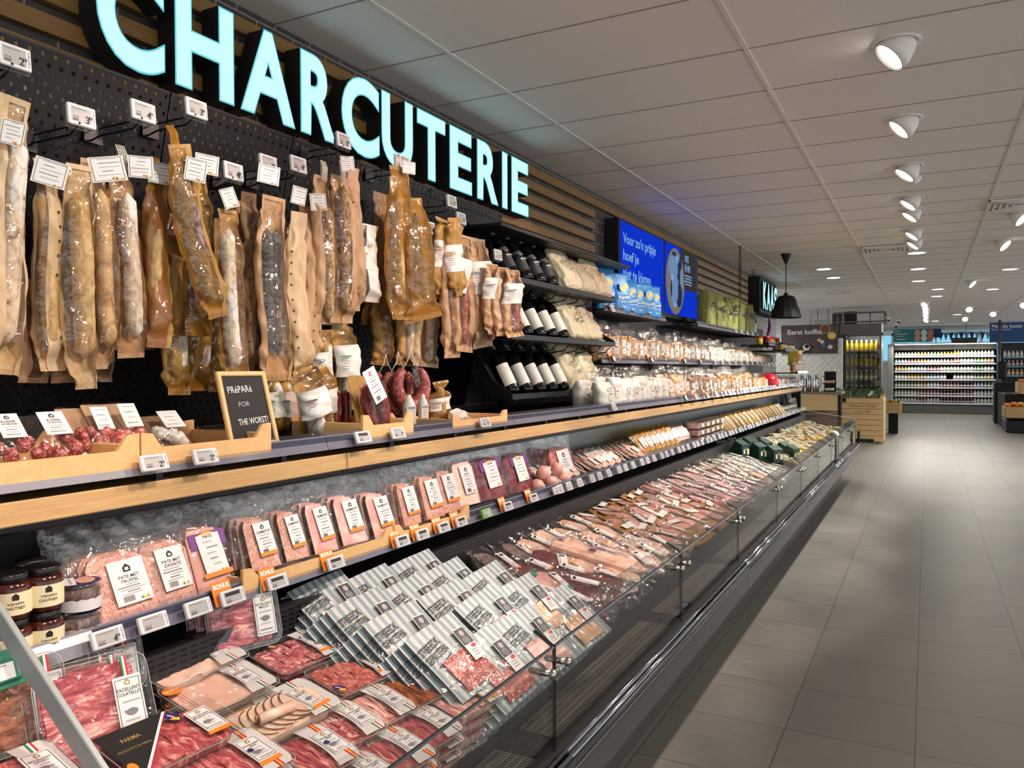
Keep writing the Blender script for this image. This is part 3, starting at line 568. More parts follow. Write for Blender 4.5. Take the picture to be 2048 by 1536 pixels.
for i, (a, c) in enumerate([(4.98, 6.1), (6.1, 7.2), (7.2, 8.35), (8.35, 9.5), (9.5, 10.7), (10.7, 11.9)]):
    shelf('wall_shelf', 'black wall shelf with cracker bags and price rail, %s section from the bottles' % nth(i), -1.92, a, c, 1.607, .45, 'cracker shelf sections')
shelf('wall_shelf', 'short high black shelf in front of the blue screen carrying blue bags', -1.95, 5.10, 6.55, 1.967, .4, 'high wall shelves')
shelf('wall_shelf', 'high black shelf carrying the lime green bags', -1.95, 7.6, 10.8, 1.98, .4, 'high wall shelves')
shelf('wall_shelf', 'short shelf of red jars right of the lime green bags', -1.75, 10.3, 11.3, 1.86, .45, 'high wall shelves')
shelf('wall_shelf', 'shelf of small jars before the coffee poster, beside a yellow box', -1.66, 11.0, 12.2, 1.80, .45, 'high wall shelves')
shelf('wall_shelf', 'small bracket shelf of bagged biscuits low at the far end', -1.5, 11.0, 12.0, 1.50, .4, 'high wall shelves')
r = thing('bottle_canopy', T(-1.9, 4.5, 2.285), 'black shelf board over the wine bottles below the slats', 'shelf'); B().box((-.22, 0, 0), (.44, 1.95, .02), 'black_metal', .003).obj('board', r); B().box((-.44, 0, .05), (.01, 1.95, .11), 'black_metal').obj('upstand', r)

# ------------------------------------------------------------------ electronic price tags
def price_tag(M, label, w=.072, h=.036, price='', holder=False, bonus=False, frame=None, inverse=False, group='electronic price tags', lines=3):
    r = thing('price_tag', M, label, 'price tag', group)
    b = B(); f = 'white_plastic' if not frame else frame
    b.box((0, 0, .006), (w, h, .012), f, .0025); bo = b.obj('tag_body', r)
    b = B(); b.quad(w*.72, h*.74, 'screen_grey' if not frame or frame == 'green_frame' else 'white_plastic', None, -w*.04, 0, .0125)
    if inverse: b.quad(w*.62, h*.24, 'ink', None, -w*.04, h*.2, .0128)
    else: b.quad(w*.5, h*.05, 'ink_soft', None, -w*.1, h*.27, .0128); b.quad(w*.34, h*.04, 'ink_pale', None, -w*.18, h*.16, .0128)
    b.quad(w*.22, h*.06, 'ink_soft', None, -w*.24, -h*.12, .0128)
    for k in range(7): b.quad(w*.018, h*.12, 'ink', None, -w*(.34-.03*k), -h*.26, .0128)
    for k in range(5): b.quad(w*.04, h*.07*(1+k % 2), 'ink_soft', None, w*.41, -h*.3+h*.15*k, .0122)
    if price:
        b.text(price[0], h*.36, 'ink', None, w*.17, -h*.17, .013, .02); b.text(price[1:], h*.18, 'ink', None, w*.27, -h*.06, .013, .02) if len(price) > 1 else None
    b.obj('display', r)
    if holder: b = B(); b.box((0, -h*.1, -.004), (w*1.06, h*1.05, .006), 'stiff_film'); b.box((0, -h*.55, .004), (w*.9, h*.06, .014), 'stiff_film'); b.obj('clear_holder', r)
    if bonus:
        b = B(); b.prism([(-w*.62, -h*.35), (w*.16, -h*.35), (w*.2, h*1.22), (-w*.62, h*1.22)], .001, 'bonus_orange', T(0, 0, -.006)); b.text('BONUS', h*.34, 'bonus_white', None, -w*.21, h*.9, -.0045, .03, w=w*.66); b.obj('bonus_card', r)
    if frame == 'teal_frame':
        b = B(); b.box((0, h*.1, .0), (w*1.35, h*1.75, .008), 'teal_frame', .001); b.text('Vegan', h*.3, 'white_plastic', None, -w*.1, h*.72, .0045, .01); b.obj('frame', r)
    return r
def tagM(y, x, z, tilt=.38, s=1):
    return T(x, y, z) @ Matrix.Rotation(-tilt, 4, 'Y') @ FACE_X
def railtag(px, py, x, z, label, **k):
    p = at(px, py, x=x); return price_tag(tagM(p.y, x+.012, z), label, **k)
MR = [(205, '4', '99', 0, 'beside the black-lidded jars'), (296, '', '', 0, 'under the truffle pate'), (386, '', '', 0, 'under the garlic pate'), (455, '', '', 1, 'under the purple-labelled pate'), (545, '', '', 1, 'at the left end of the first pate crate'), (662, '', '', 1, 'in the middle of the first pate crate'), (796, '', '', 1, 'at the left end of the second pate crate'), (836, '', '', 1, 'second of the four along the second pate crate'), (879, '', '', 1, 'third of the four along the second pate crate'), (914, '', '', 1, 'at the right end of the second pate crate'), (1008, '', '', 1, 'under the big purple-labelled salami'), (1060, '', '', 1, 'under the smaller purple-labelled salami'), (1106, '', '', 0, 'under the round sausages')]
for px, a, c, bo, wh in MR:
    near = px < 500
    railtag(px, 1395-.375*px*.98, -1.55, .985, ('orange bonus price tag ' if bo else 'white price tag ')+wh, price=a+c, bonus=bool(bo), inverse=bool(bo), w=.074 if near else .07, h=.038 if near else .036)
price_tag(tagM(.862, -1.535, .985), 'green framed vegan price tag under the chutney jars', frame='teal_frame', w=.075, h=.04)
railtag(965, 1030, -1.55, .985, 'light green framed price tag right of the second crate', frame='green_frame')
y = 3.42; k = 0
while y < 12.0:
    price_tag(tagM(y, -1.538, .985), 'small white price tag on the cold shelf rail, %s past the round sausages' % nth(k), w=.055, h=.042); y += .105+.03*(k % 3); k += 1
for px, pr, wh, inv in ((297, '299', 'below the small sausage bags', 0), (400, '299', 'left of the chalkboard', 0), (717, '', 'with black display below the white-labelled sausage bag', 1), (787, '199', 'below the red sausages', 0), (962, '299', 'below the paper-wrapped sausages', 0), (1222, '', 'below the first popcorn bag', 0)):
    railtag(px, 900, -1.585, 1.338, 'white price tag on the canopy rail '+wh, price=pr, inverse=bool(inv), w=.072 if px < 1000 else .055, h=.038 if px < 1000 else .045)
y = 5.75; k = 0
while y < 12.0:
    gr = k == 0
    price_tag(tagM(y, -1.575, 1.338), ('dark green price tag on the canopy rail under the nut bag' if gr else 'small white price tag on the far canopy rail, %s past the green one' % nth(k-1)), w=.06, h=.048, frame='dark_green_tag' if gr else None, bonus=k in (1, 2, 3, 4, 6)); y += .3+.05*(k % 2); k += 1
for i, y in enumerate((5.15, 6.0, 6.95, 7.5)): price_tag(tagM(y, -1.91, 1.62), 'dark green price tag on the cracker shelf, %s from the bottles' % nth(i), w=.06, h=.048, frame='dark_green_tag', bonus=True)
for i in range(12): price_tag(tagM(8.1+.32*i, -1.91, 1.62), 'white price tag on the cracker shelf rail, %s after the green tags' % nth(i), w=.05, h=.04)
price_tag(tagM(5.2, -1.938, 1.97), 'white price tag at the left end of the blue bag shelf', w=.06, h=.05)
for i in range(5): price_tag(tagM(9.2+.33*i, -1.938, 1.985), 'white price tag under the lime green bags, %s from the left' % nth(i), w=.05, h=.04)
# ------------------------------------------------------------------ hanging sausages in paper bags
HN = [0]
def sausage(b, L, r, mat, bend=0.0, seed=0, M=None, taper=.5, n=12, fat=1.0):
    rg = random.Random(seed); k = 16; pts = []; rs = []
    for i in range(k+1):
        t = i/k; e = min(t, 1-t)*L
        rr = r*(1 if e > r*1.6 else math.sqrt(max(.02, 1-(1-e/(r*1.6))**2)))*(1+.06*math.sin(t*9+seed))*fat
        pts.append((bend*math.sin(t*PI)*.6, bend*math.sin(t*PI), -L*t)); rs.append(max(rr, r*.12))
    return b.tube(pts, rs, mat, n, M, .05, seed)
def bag(px0, py0, px1, py1, wpx, x, label, paper='kraft', s='salami_white', win=(0, 38), filmm='bag_film', two=False, tagc=None, holes=False, cap=.12, sl=(.14, .9), rs=.021, cat='sausage bag', group='bagged dry sausages on the pegs', d=.026, name='bagged_sausage', neck=.8, tw=0.0, botw=1.05, lab=None, string=None, yaw=0, card_at=None):
    if x < -1.95: x += .075
    HN[0] += 1; sd = HN[0]; rg = random.Random(sd*11)
    p0 = at(px0, py0, x=x); p1 = at(px1, py1, x=x); ax = (p0-p1); L = ax.length
    dd = p0.y**2+p0.x**2; w = abs(at(px0+wpx/2, py0, x=x).y-at(px0-wpx/2, py0, x=x).y)*.86
    ez = ax.normalized(); ey = Vector((0, 1, 0)); ey = (ey-ez*ey.dot(ez)).normalized(); ex = ey.cross(ez)
    M = Matrix(((ex.x, ey.x, ez.x, p0.x), (ex.y, ey.y, ez.y, p0.y), (ex.z, ey.z, ez.z, p0.z), (0, 0, 0, 1))) @ Matrix.Rotation(yaw, 4, 'Z')
    r = thing(name, M, label, cat, group)
    nr, ns = 44, 32; ph = [rg.uniform(0, 6) for _ in range(6)]; c0, hw = math.radians(win[0]), math.radians(win[1])
    def prof_(t):
        if t < .05: return .42, .10
        if t < cap: k = (t-.05)/(cap-.05); return .42+(neck*.5-.42)*k, .10+.35*k
        if t < cap+.13: k = (t-cap)/.13; k = k*k*(3-2*k); return neck*.5+(.5-neck*.5)*k, .45+.55*k
        if t > .95: return .5*botw, .07
        if t > .84: k = (t-.84)/.11; return .5+(.5*botw-.5)*k, 1-.93*k*k
        return .5, 1
    def pt(i, j):
        t = i/nr; th = 2*PI*j/ns; hwid, dep = prof_(t); cr = .07*math.sin(t*23+ph[0]+2*th)+.06*math.sin(t*41+ph[1]-3*th)+.05*math.sin(5*th+t*13+ph[2])
        cr += .07*abs(math.sin(t*15+ph[4]+1.5*th))+.05*abs(math.sin(t*33-2.5*th+ph[5]))-.06; cr *= (1.9 if t < cap+.14 or t > .80 else .8)*(dep > .2)
        cx, sy = math.cos(th), math.sin(th); X = d*dep*(1+cr)*math.copysign(abs(cx)**.9, cx); Y = w*hwid*(1+cr*.6)*math.copysign(abs(sy)**.85, sy)
        X += .008*math.sin(t*7+ph[3])*(1 if .08 < t < .95 else 2); Y += .006*math.sin(t*5+ph[4])+tw*(t > .93)*rg.uniform(-.004, .004)
        return (X, Y, -L*t)
    vs = [pt(i, j) for i in range(nr+1) for j in range(ns)]
    pap, fil = [], []
    for i in range(nr):
        for j in range(ns):
            th = 2*PI*(j+.5)/ns; dth = (th-c0+PI) % (2*PI)-PI; t = (i+.5)/nr
            f = (i*ns+j, (i+1)*ns+j, (i+1)*ns+(j+1) % ns, i*ns+(j+1) % ns)
            (fil if abs(dth) < hw and t > .03 else pap).append(f)
    if pap: b = B(); b.add(vs, pap, paper, None, True); po = b.obj('paper_sleeve', r)
    if fil: b = B(); b.add(vs, fil, filmm, None, True); b.obj('film_window', r)
    if holes:
        b = B()
        for q in range(9):
            t = .25+.075*q; ii = int(t*nr); v = Vector(vs[ii*ns+int(round(math.radians(holes % 360)/(2*PI)*ns)) % ns]); dr = Vector((v.x, v.y*.3, 0)).normalized()
            b.ellipse(.0035, .0042, 'punch_hole', basis(v+dr*.0012, dr.cross(Vector((0, 0, 1))), (0, 0, 1)) @ Matrix.Rotation(PI, 4, 'Y') @ T(0, 0, -.0), 10)
        b.obj('vent_hole', r)['kind'] = 'stuff'
    if s:
        b = B(); rs = min(rs, d*.88, w*.4); oy = min(w*.22, max(0, w*.5-rs-.004))*(1 if win[0] > -25 else -.1)
        sausage(b, L*(sl[1]-sl[0]), rs, s, .006*rg.uniform(-1, 1), sd, T(.003, oy*.6, -L*sl[0])); b.obj('sausage', r)
        if two: b = B(); sausage(b, L*(sl[1]-sl[0])*.97, rs*.92, s, .004, sd+50, T(-.004, oy*.6-rs*1.9, -L*sl[0])); b.obj('sausage', r)
    if string:
        b = B()
        for q in range(5): yy = (q-2)*.006; b.tube([(.0, yy, -.02), (.004, yy+.002, .03), (-.004, yy-.001, .055), (-.006, yy+.004, .0)], .0016, string, 5)
        b.obj('string', r)
    if lab:     # wrapped paper label round the front: (t0, t1, title)
        b = B(); t0, t1 = lab[0], lab[1]; n0, n1 = int(t0*nr), max(int(t1*nr), int(t0*nr)+2)
        js = [j % ns for j in range(-9, 5)]
        def q(i, j): v = Vector(vs[i*ns+j]); return tuple(v+Vector((v.x, v.y, 0)).normalized()*.002)
        lv = [q(i, j) for i in range(n0, n1+1) for j in js]; m = len(js)
        b.add(lv, [(i*m+j, (i+1)*m+j, (i+1)*m+j+1, i*m+j+1) for i in range(n1-n0) for j in range(m-1)], 'paper_white', None, True)
        c = Vector(q((n0+n1)//2, js[5])); h = L*(n1-n0)/nr; nrm = Vector((math.cos(-.6), math.sin(-.6), 0)); Mx = basis(c+nrm*.006, (-nrm.y, nrm.x, 0), (0, 0, 1))
        if lab[2]: b.text(lab[2], .011, 'ink', Mx, 0, h*.18, .001, .01, w=min(w*.5, .04))
        for k in range(5): b.quad(w*(.3 if k % 2 else .22), .002, 'ink_soft', Mx, 0, h*(.05-.08*k), .001)
        b.quad(w*.36, .006, 'bonus_orange' if len(lab) < 4 else lab[3], Mx, 0, h*.12, .0012)
        b.obj('label', r)
    if tagc:    # loose printed card hung in front of the neck: (w, h, dy, dz, roll, flag)
        b = B(); card(b, tagc[0], tagc[1], None, lines=5, flag=tagc[5], nutri=True, frame=True, seed=sd, title=tagc[6] if len(tagc) > 6 else None, th=.1)
        nrm = Vector((math.cos(-.5), math.sin(-.5), .12)).normalized(); Mx = basis(Vector((d+.012, tagc[2], tagc[3])), (-nrm.y, nrm.x, 0), (0, 0, 1)) @ Matrix.Rotation(tagc[4], 4, 'Z')
        b.obj('hang_tag', r, Mx)
    return r
bag(25, 195, -8, 748, 95, -2.05, 'pale kraft bag with big white sausage cut off at the left photo edge', 'kraft_pale', 'salami_white', (18, 26), tagc=(.05, .06, -.02, -.10, -.1, 'es'), rs=.026, d=.032)
bag(84, 318, 105, 742, 58, -2.05, 'kraft bag with a row of punched holes, second hanging bag from the left', 'kraft_pale', 'salami_natural', (-50, 26), holes=25, tagc=(.075, .065, -.005, -.04, -.25, None))
bag(62, 560, 58, 766, 66, -2.18, 'brown crinkled bag bottom hanging behind the two leftmost bags', 'kraft', None, (0, 20))
bag(146, 330, 166, 778, 72, -2.02, 'kraft bag with mottled natural sausage, under the leftmost 3 euro tag', 'kraft_pale', 'salami_natural', (-20, 75), rs=.027, d=.03, tw=1, botw=.7, sl=(.12, .86))
bag(192, 318, 214, 738, 56, -2.03, 'slim kraft bag with dark mottled sausage right of the mottled natural one', 'kraft', 'salami_natural', (-20, 75), tagc=(.085, .065, .005, -.03, .18, 'es'), rs=.024, botw=.5)
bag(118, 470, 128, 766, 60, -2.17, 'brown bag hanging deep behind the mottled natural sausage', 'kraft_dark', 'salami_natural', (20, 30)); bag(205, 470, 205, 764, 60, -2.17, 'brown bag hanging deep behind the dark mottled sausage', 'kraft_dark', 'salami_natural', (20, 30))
bag(244, 330, 266, 716, 62, -2.05, 'film-fronted bag with chalky white moulded sausage and framed card above', 'kraft', 'salami_white', (0, 80), tagc=(.065, .06, .03, -.005, 0, 'es'), string='string_white', rs=.026)
bag(312, 352, 312, 696, 54, -2.06, 'golden kraft bag with hidden sausage left of the tilted dark sausage', 'kraft_gold', 'salami_natural', (-30, 60), 'brown_film', rs=.024, tagc=(.07, .06, -.01, .0, -.05, 'es'), string='string_orange')
bag(350, 290, 428, 636, 66, -1.98, 'tilted golden bag with long dark sausage, hung in front of the others', 'kraft_gold', 'salami_dark', (-40, 62), 'gold_film', tagc=(.06, .065, .02, -.075, -.35, 'es'), rs=.019, string='string_orange', botw=.8)
bag(396, 345, 398, 672, 62, -2.06, 'golden bag with two purple-white sausages behind the tilted one', 'kraft_gold', 'salami_dark', (-15, 60), 'gold_film', two=True, tagc=(.07, .06, .0, .02, -.08, 'es'))
bag(352, 470, 366, 672, 58, -2.1, 'empty-looking orange kraft bag with wide flat crimp left of the purple sausages', 'kraft_gold', None, (0, 1), botw=1.25)
for i, (px, yb) in enumerate(((354, 790), (400, 782), (436, 784))):
    bag(px, 560, px-2, yb, 50, -2.13-.01*i, 'low golden bag showing a white sausage end, %s from the left under the orange bags' % nth(i), 'kraft_gold', 'salami_white', (-10, 55), 'gold_film', sl=(.1, .82), rs=.023)
bag(452, 420, 474, 772, 54, -1.99, 'long white moulded sausage in open bag with green string above the chalkboard', 'kraft_gold', 'salami_white', (-30, 90), tagc=(.045, .06, -.02, .03, .3, 'es'), string='string_green', rs=.023, sl=(.1, .9))
bag(500, 385, 512, 770, 44, -2.06, 'narrow dark kraft bag between the white sausage and the peppered one', 'kraft_dark', 'salami_dark', (0, 22), holes=-60, botw=.4); bag(482, 400, 492, 745, 34, -2.12, 'narrow brown bag with punched holes right behind the long white sausage', 'kraft', 'salami_dark', (30, 20), holes=-70)
bag(543, 395, 548, 762, 64, -1.99, 'kraft bag with two black pepper-crusted sausages above the chalkboard', 'kraft', 'pepper_crust', (-8, 52), two=True, rs=.018, sl=(.17, .86), tagc=(.07, .06, -.05, .06, -.12, None))
bag(590, 425, 601, 746, 46, -2.0, 'plain kraft bag with punched holes right of the peppered sausages', 'kraft_pale', None, (0, 1), holes=-40, tagc=(.05, .06, -.02, .05, -.2, None)); bag(620, 412, 626, 735, 42, -2.02, 'second plain kraft bag with darker punched holes beside the herb sausage', 'kraft', None, (0, 1), holes=-15, tagc=(.06, .06, .0, .01, .1, None))
bag(648, 352, 651, 648, 44, -1.99, 'kraft bag with straw-coloured herb crusted sausage, left one of the pair', 'kraft', 'herb_crust', (10, 40), rs=.02, sl=(.2, .97), string='string_white')
bag(686, 352, 692, 646, 50, -1.97, 'kraft bag with greyish herb crusted sausage, right one of the pair', 'kraft', 'herb_crust', (-45, 48), rs=.021, sl=(.06, .94), tagc=(.052, .055, -.02, .035, .1, 'es', 'FUET'), string='string_white')
bag(706, 335, 715, 622, 30, -1.98, 'narrow kraft strip bag with small holes right of the herb sausages', 'kraft', None, (0, 1), holes=-35, botw=.6)
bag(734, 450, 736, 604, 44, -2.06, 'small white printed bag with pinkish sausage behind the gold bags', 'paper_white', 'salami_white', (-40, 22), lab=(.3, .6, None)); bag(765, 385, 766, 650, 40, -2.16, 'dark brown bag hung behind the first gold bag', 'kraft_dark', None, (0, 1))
bag(794, 335, 802, 640, 52, -2.0, 'shiny gold cellophane bag hung from the front blue-lit hook', 'kraft_gold', 'salami_natural', (-35, 95), 'gold_film', rs=.02, string='string_white', tagc=(.058, .05, .03, .0, -.05, 'es'))
bag(826, 395, 852, 640, 62, -1.98, 'gold cellophane bag with white-speckled sausage and flared bottom', 'kraft_gold', 'salami_dark', (-30, 100), 'gold_film', rs=.017, sl=(.12, .82), botw=1.5)
for i, (px, w, m) in enumerate(((766, 40, None), (815, 40, 'salami_white'), (852, 56, 'salami_white'))):
    bag(px, 600, px-4, 730+2*i, w, -2.14+.02*i, 'straight tan paper sleeve below the gold bags, %s from the left' % nth(i), 'kraft_pale' if i == 2 else 'kraft_gold', m, (5, 40), sl=(.02, .93), neck=1)
bag(884, 436, 880, 590, 34, -2.02, 'pointed golden paper cone with white wrapped label, left one of two', 'kraft_gold', None, (0, 1), lab=(.32, .68, 'BIO'), botw=.5, cap=.02, neck=.2); bag(902, 436, 916, 592, 38, -1.98, 'pointed golden paper cone with white wrapped label, right one of two', 'kraft_gold', None, (0, 1), lab=(.35, .7, 'BIO'), botw=.4, cap=.02, neck=.2)
bag(868, 520, 872, 600, 34, -2.05, 'white die-cut card and bag hanging left of the golden cones', 'kraft_gold', None, (0, 1), tagc=(.065, .085, -.015, -.05, -.08, 'fr', 'BATON'))
for i, (px, pb, yt, yb, w, s) in enumerate(((896, 902, 480, 716, 36, None), (926, 922, 472, 704, 36, 'salami_red'), (946, 950, 475, 694, 32, 'salami_red'), (958, 972, 478, 695, 44, 'salami_red'), (982, 987, 528, 668, 34, 'salami_red'), (1000, 1004, 535, 672, 34, None), (1022, 1028, 540, 674, 38, 'salami_red'))):
    bag(px, yt, pb, yb, w, (-2.0+.012*i if i < 4 else -1.83+.02*(i-4)), 'pinkish-brown kraft bag of red sausage near the wine bottles, %s from the left' % nth(i), 'kraft', s, (5, 35), rs=.018, lab=(.22, .52, None, 'blue_ink' if i == 1 else 'ink_soft') if i in (1, 3, 4, 6) else None, sl=(.3, .93))
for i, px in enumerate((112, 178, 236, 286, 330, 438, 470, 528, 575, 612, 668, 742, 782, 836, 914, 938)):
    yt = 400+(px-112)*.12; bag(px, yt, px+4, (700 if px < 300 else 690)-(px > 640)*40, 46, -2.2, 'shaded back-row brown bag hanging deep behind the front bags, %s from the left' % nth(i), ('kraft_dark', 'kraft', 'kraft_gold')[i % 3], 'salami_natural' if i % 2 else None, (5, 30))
# pegs and their price tags
for i, (px, py, pr, lx) in enumerate(((15, 113, '2', .2), (150, 232, '3', .2), (275, 223, '4', .2), (382, 217, '3', .2), (457, 343, '4', .2), (527, 327, '3', .2), (588, 329, '4', .2), (679, 281, '3', .22), (802, 325, '4', .22), (897, 403, '2', .2), (916, 437, '2', .2), (853, 456, '4', .18), (990, 510, '2', .2))):
    p = at(px, py, x=-1.97); hl = p.x-board_x(p.z); r = thing('peg_hook', T(p.x, p.y, p.z), 'double black wire peg hook, %s along the pegboard' % nth(i), 'hook', 'pegboard hooks'); b = B()
    b.tube([(-hl+.002, 0, -.055), (-hl+.05, 0, -.045), (-.02, 0, -.045), (.02, 0, -.02)], .003, 'black_metal', 6); b.tube([(-hl+.002, .03, -.01), (-.02, .03, -.008)], .003, 'black_metal', 6); b.box((-hl+.004, .01, -.03), (.006, .06, .06), 'black_metal', .001); b.box((-.013, .01, -.005), (.016, .04, .025), 'black_metal', .002); b.obj('wire', r)
    price_tag(T(p.x+.004, p.y+.01, p.z) @ Matrix.Rotation(-.1, 4, 'Y') @ FACE_X, 'white electronic price tag on a peg hook, %s along the pegboard' % nth(i), w=.078, h=.055, price=pr+'49', holder=True)
# lower row: bags and sausages standing on the shelf
bag(686, 640, 696, 822, 46, -1.93, 'cellophane bag of white sausage with white label and olive stripe above the shelf', 'kraft_gold', 'salami_white', (-35, 100), 'clear_film', lab=(.28, .62, None, 'nutri_green'), neck=1, sl=(.5, .92), rs=.026, d=.034)
bag(610, 728, 642, 884, 58, -1.78, 'leaning cellophane bag with brown-striped white label left of the black price tag', 'kraft_gold', 'salami_white', (-40, 95), 'clear_film', lab=(.30, .64, None, 'dark_wood'), neck=1, sl=(.45, .93), rs=.03, d=.038); bag(640, 735, 662, 880, 44, -1.84, 'second leaning cellophane bag of white sausage just behind the brown-striped one', 'kraft_gold', 'salami_white', (-40, 95), 'gold_film', lab=(.30, .64, None, 'dark_wood'), neck=1, sl=(.45, .93), rs=.026)
for i, px in enumerate((545, 566, 590)): bag(px, 742, px+6, 872, 36, -1.92, 'shaded golden bag with white label standing behind the chalkboard, %s from the left' % nth(i), 'kraft_gold', 'salami_white', (0, 50), 'gold_film', lab=(.33, .72, None, 'ink_soft'), neck=1)
bag(645, 660, 652, 810, 36, -2.02, 'shaded bag with white label hanging behind the olive-striped bag', 'kraft_gold', 'salami_white', (0, 50), 'gold_film', lab=(.3, .62, 'BIO', 'ink_soft'), neck=1)
b = B(); p0 = at(712, 760, x=-1.82); p1 = at(728, 862, x=-1.74); L = (p0-p1).length
r = thing('red_sausage', basis(p0, (p0-p1).cross(Vector((0, 1, 0))), (0, 1, 0)), 'thick white-and-red speckled sausage leaning in the crate beside the plastic tag', 'sausage'); r.matrix_world = basis(p0, Vector((0, 1, 0)).cross(p0-p1), (0, 1, 0)); sausage(b, L, .026, 'salami_red', .0, 3); b.obj('sausage', r)
r = thing('chorizo_pack', T(*at(752, 866, x=-1.72)), 'vacuum pack of two dark red chorizo sausages with large printed card', 'sausage pack')
for s in (-1, 1): b = B(); sausage(b, .16, .021, 'chorizo', .012*s, 5+s, T(-.02, .024*s, .17, 0, -.25)); b.obj('sausage', r)
b = B(); b.rr(.105, .2, .01, .004, 'clear_film', T(.02, 0, .09, 0, -.25) @ FACE_X); b.rr(.12, .21, .012, .002, 'kraft_gold', T(-.055, 0, .10, 0, -.25) @ FACE_X); b.obj('vacuum_skin', r)
b = B(); card(b, .075, .12, None, lines=7, code=True, logo='flag_red'); b.obj('hang_tag', r, T(.03, -.045, .17, 0, -.25) @ FACE_X @ Matrix.Rotation(.35, 4, 'Z'))
for i, px in enumerate((668, 690)): p = at(px, 858, x=-1.86); r = thing('chorizo', T(p.x, p.y, p.z+.14), 'short dark chorizo standing in the crate under the olive-striped bag, %s one' % ('left', 'right')[i], 'sausage'); b = B(); sausage(b, .14, .019, 'chorizo', .005, i); b.obj('sausage', r)
for i, (px, py, s) in enumerate(((772, 775, .85), (797, 780, .98), (822, 772, 1))):
    p = at(px, py, x=-2.02+.06*i); r = thing('ring_sausage', T(p.x, p.y, p.z, 0, 0, -.25), 'horseshoe-shaped white-dusted dried sausage, %s of the three hanging rings' % ('rear', 'middle', 'front')[i], 'sausage', 'hanging ring sausages'); b = B(); R = .075*s
    pts = [(0, R*math.cos(a), R*1.15*math.sin(a)) for a in [PI*.95-(PI*1.9)*k/18+PI*1.5-PI for k in range(19)]]; pts = [(0, R*math.sin(a), -R*1.1*math.cos(a)+.0) for a in [-2.5+5*k/18 for k in range(19)]]
    b.tube(pts, [.018+.016*math.sin(PI*k/18) for k in range(19)], 'salami_red' if i < 2 else 'salami_red', 14, None, .05, i); b.obj('sausage', r)
    b = B(); b.tube([pts[0], (0, -.01, R*1.6), (0, 0, R*2.2)], .002, 'string_white', 5); b.tube([pts[-1], (0, .01, R*1.6), (0, 0, R*2.2)], .002, 'string_white', 5); b.obj('string', r)
    if i == 2: b = B(); card(b, .03, .085, None, base='stiff_film', lines=3, code=True); b.obj('hang_tag', r, T(.035, .0, .04, 0, .15) @ FACE_X @ Matrix.Rotation(.4, 4, 'Z'))
bag(878, 762, 882, 846, 44, -1.86, 'twisted dark gold bag leaning behind the white tubs', 'kraft_gold', 'salami_natural', (-30, 70), 'gold_film', neck=.3, cap=.2, lab=(.4, .7, None, 'ink_soft'))
for i, (px, py, w) in enumerate(((818, 852, .05), (846, 850, .04))): p = at(px, py, x=-1.78); r = thing('wrapped_sausage', T(p.x, p.y, 1.325, 0, 0, -.6), 'short white-labelled sausage packet standing on the shelf, %s of two' % ('wider', 'narrower')[i], 'sausage packet'); b = B(); b.lathe([(w*.5, 0), (w*.52, .05), (w*.48, .095), (w*.3, .11), (w*.12, .13)], 'paper_white', None, 16); b.obj('wrap', r); b = B(); card(b, w*.75, .07, None, lines=4, title='SAUCISSON', flag='fr'); b.obj('label', r, T(w*.53, 0, .052) @ FACE_X)
for i in range(3): p = at(915+17*i, 832+4*i, x=-1.8); r = thing('paper_packet', T(p.x, p.y, p.z, .1, .5, .3+.2*i), 'white paper-wrapped packet with fine print lying in the crate, %s from the left' % nth(i), 'packet', 'paper packets in the crate'); b = B(); b.rr(.06, .13, .02, .025, 'paper_white', T(0, 0, -.01)); card(b, .05, .10, T(0, 0, .016), 'paper_white', lines=6); b.obj('wrap', r)
# crates on the canopy shelf
def tray_crate(y0, y1, label, x=-1.60, z=1.327, dep=.3, h=.045):
    ym = (y0+y1)/2; w = y1-y0; r = thing('display_crate', T(x, ym, z), label, 'crate'); b = B(); b.box((-dep/2, 0, .004), (dep, w, .008), 'beech'); b.obj('base', r)
    pts = [(-w/2, 0), (w/2, 0), (w/2, h*1.8), (w/2-.03, h*1.75), (w/2-.055, h), (-w/2+.055, h), (-w/2+.03, h*1.75), (-w/2, h*1.8)]
    b = B(); b.prism(pts, .01, 'beech', FACE_X); b.obj('front_board', r); b = B(); b.prism(pts, .01, 'beech', T(-dep) @ FACE_X); b.obj('back_board', r)
    for s in (-1, 1): b = B(); b.box((-dep/2, s*(w/2-.005), h*.6), (dep, .01, h*1.2), 'beech', .001); b.obj('side_board', r)
    return r
tray_crate(.80, 1.21, 'low beech display crate of small sausage bags at the left photo edge'); tray_crate(1.215, 1.62, 'low beech display crate left of the chalkboard'); tray_crate(2.02, 2.3, 'low beech crate holding red sausages'); tray_crate(2.56, 3.0, 'low beech crate holding paper-wrapped packets', h=.03)
for i, (px, py) in enumerate(((370, 925), (590, 885))): pass
p0 = at(490, 885, x=-1.62); r = thing('chalkboard', T(-1.66, p0.y+.075, 1.345, 0, -.3, -.12), 'small wood-framed chalkboard with handwriting Préparé for the worst!', 'chalkboard')
w, h = .15, .205; b = B(); [b.box(c, d, 'beech', .003, FACE_X) for c, d in (((-w/2, h/2, 0), (.014, h+.014, .014)), ((w/2, h/2, 0), (.014, h+.014, .014)), ((0, 0, 0), (w, .014, .014)), ((0, h, 0), (w, .014, .014)))]; b.obj('frame', r)
b = B(); b.box((0, h/2, -.002), (w, h, .006), 'matte_black', 0, FACE_X); b.text('PRéPARé', .02, 'card_white', FACE_X, -.015, h*.78, .002, 0, w=.08, rot=.05); b.text('FOR', .014, 'ink_pale', FACE_X, -.01, h*.57, .002, 0, rot=.05); b.text('THE WORST!', .018, 'card_white', FACE_X, .01, h*.33, .002, .004, w=.1, rot=.06); b.obj('slate', r)
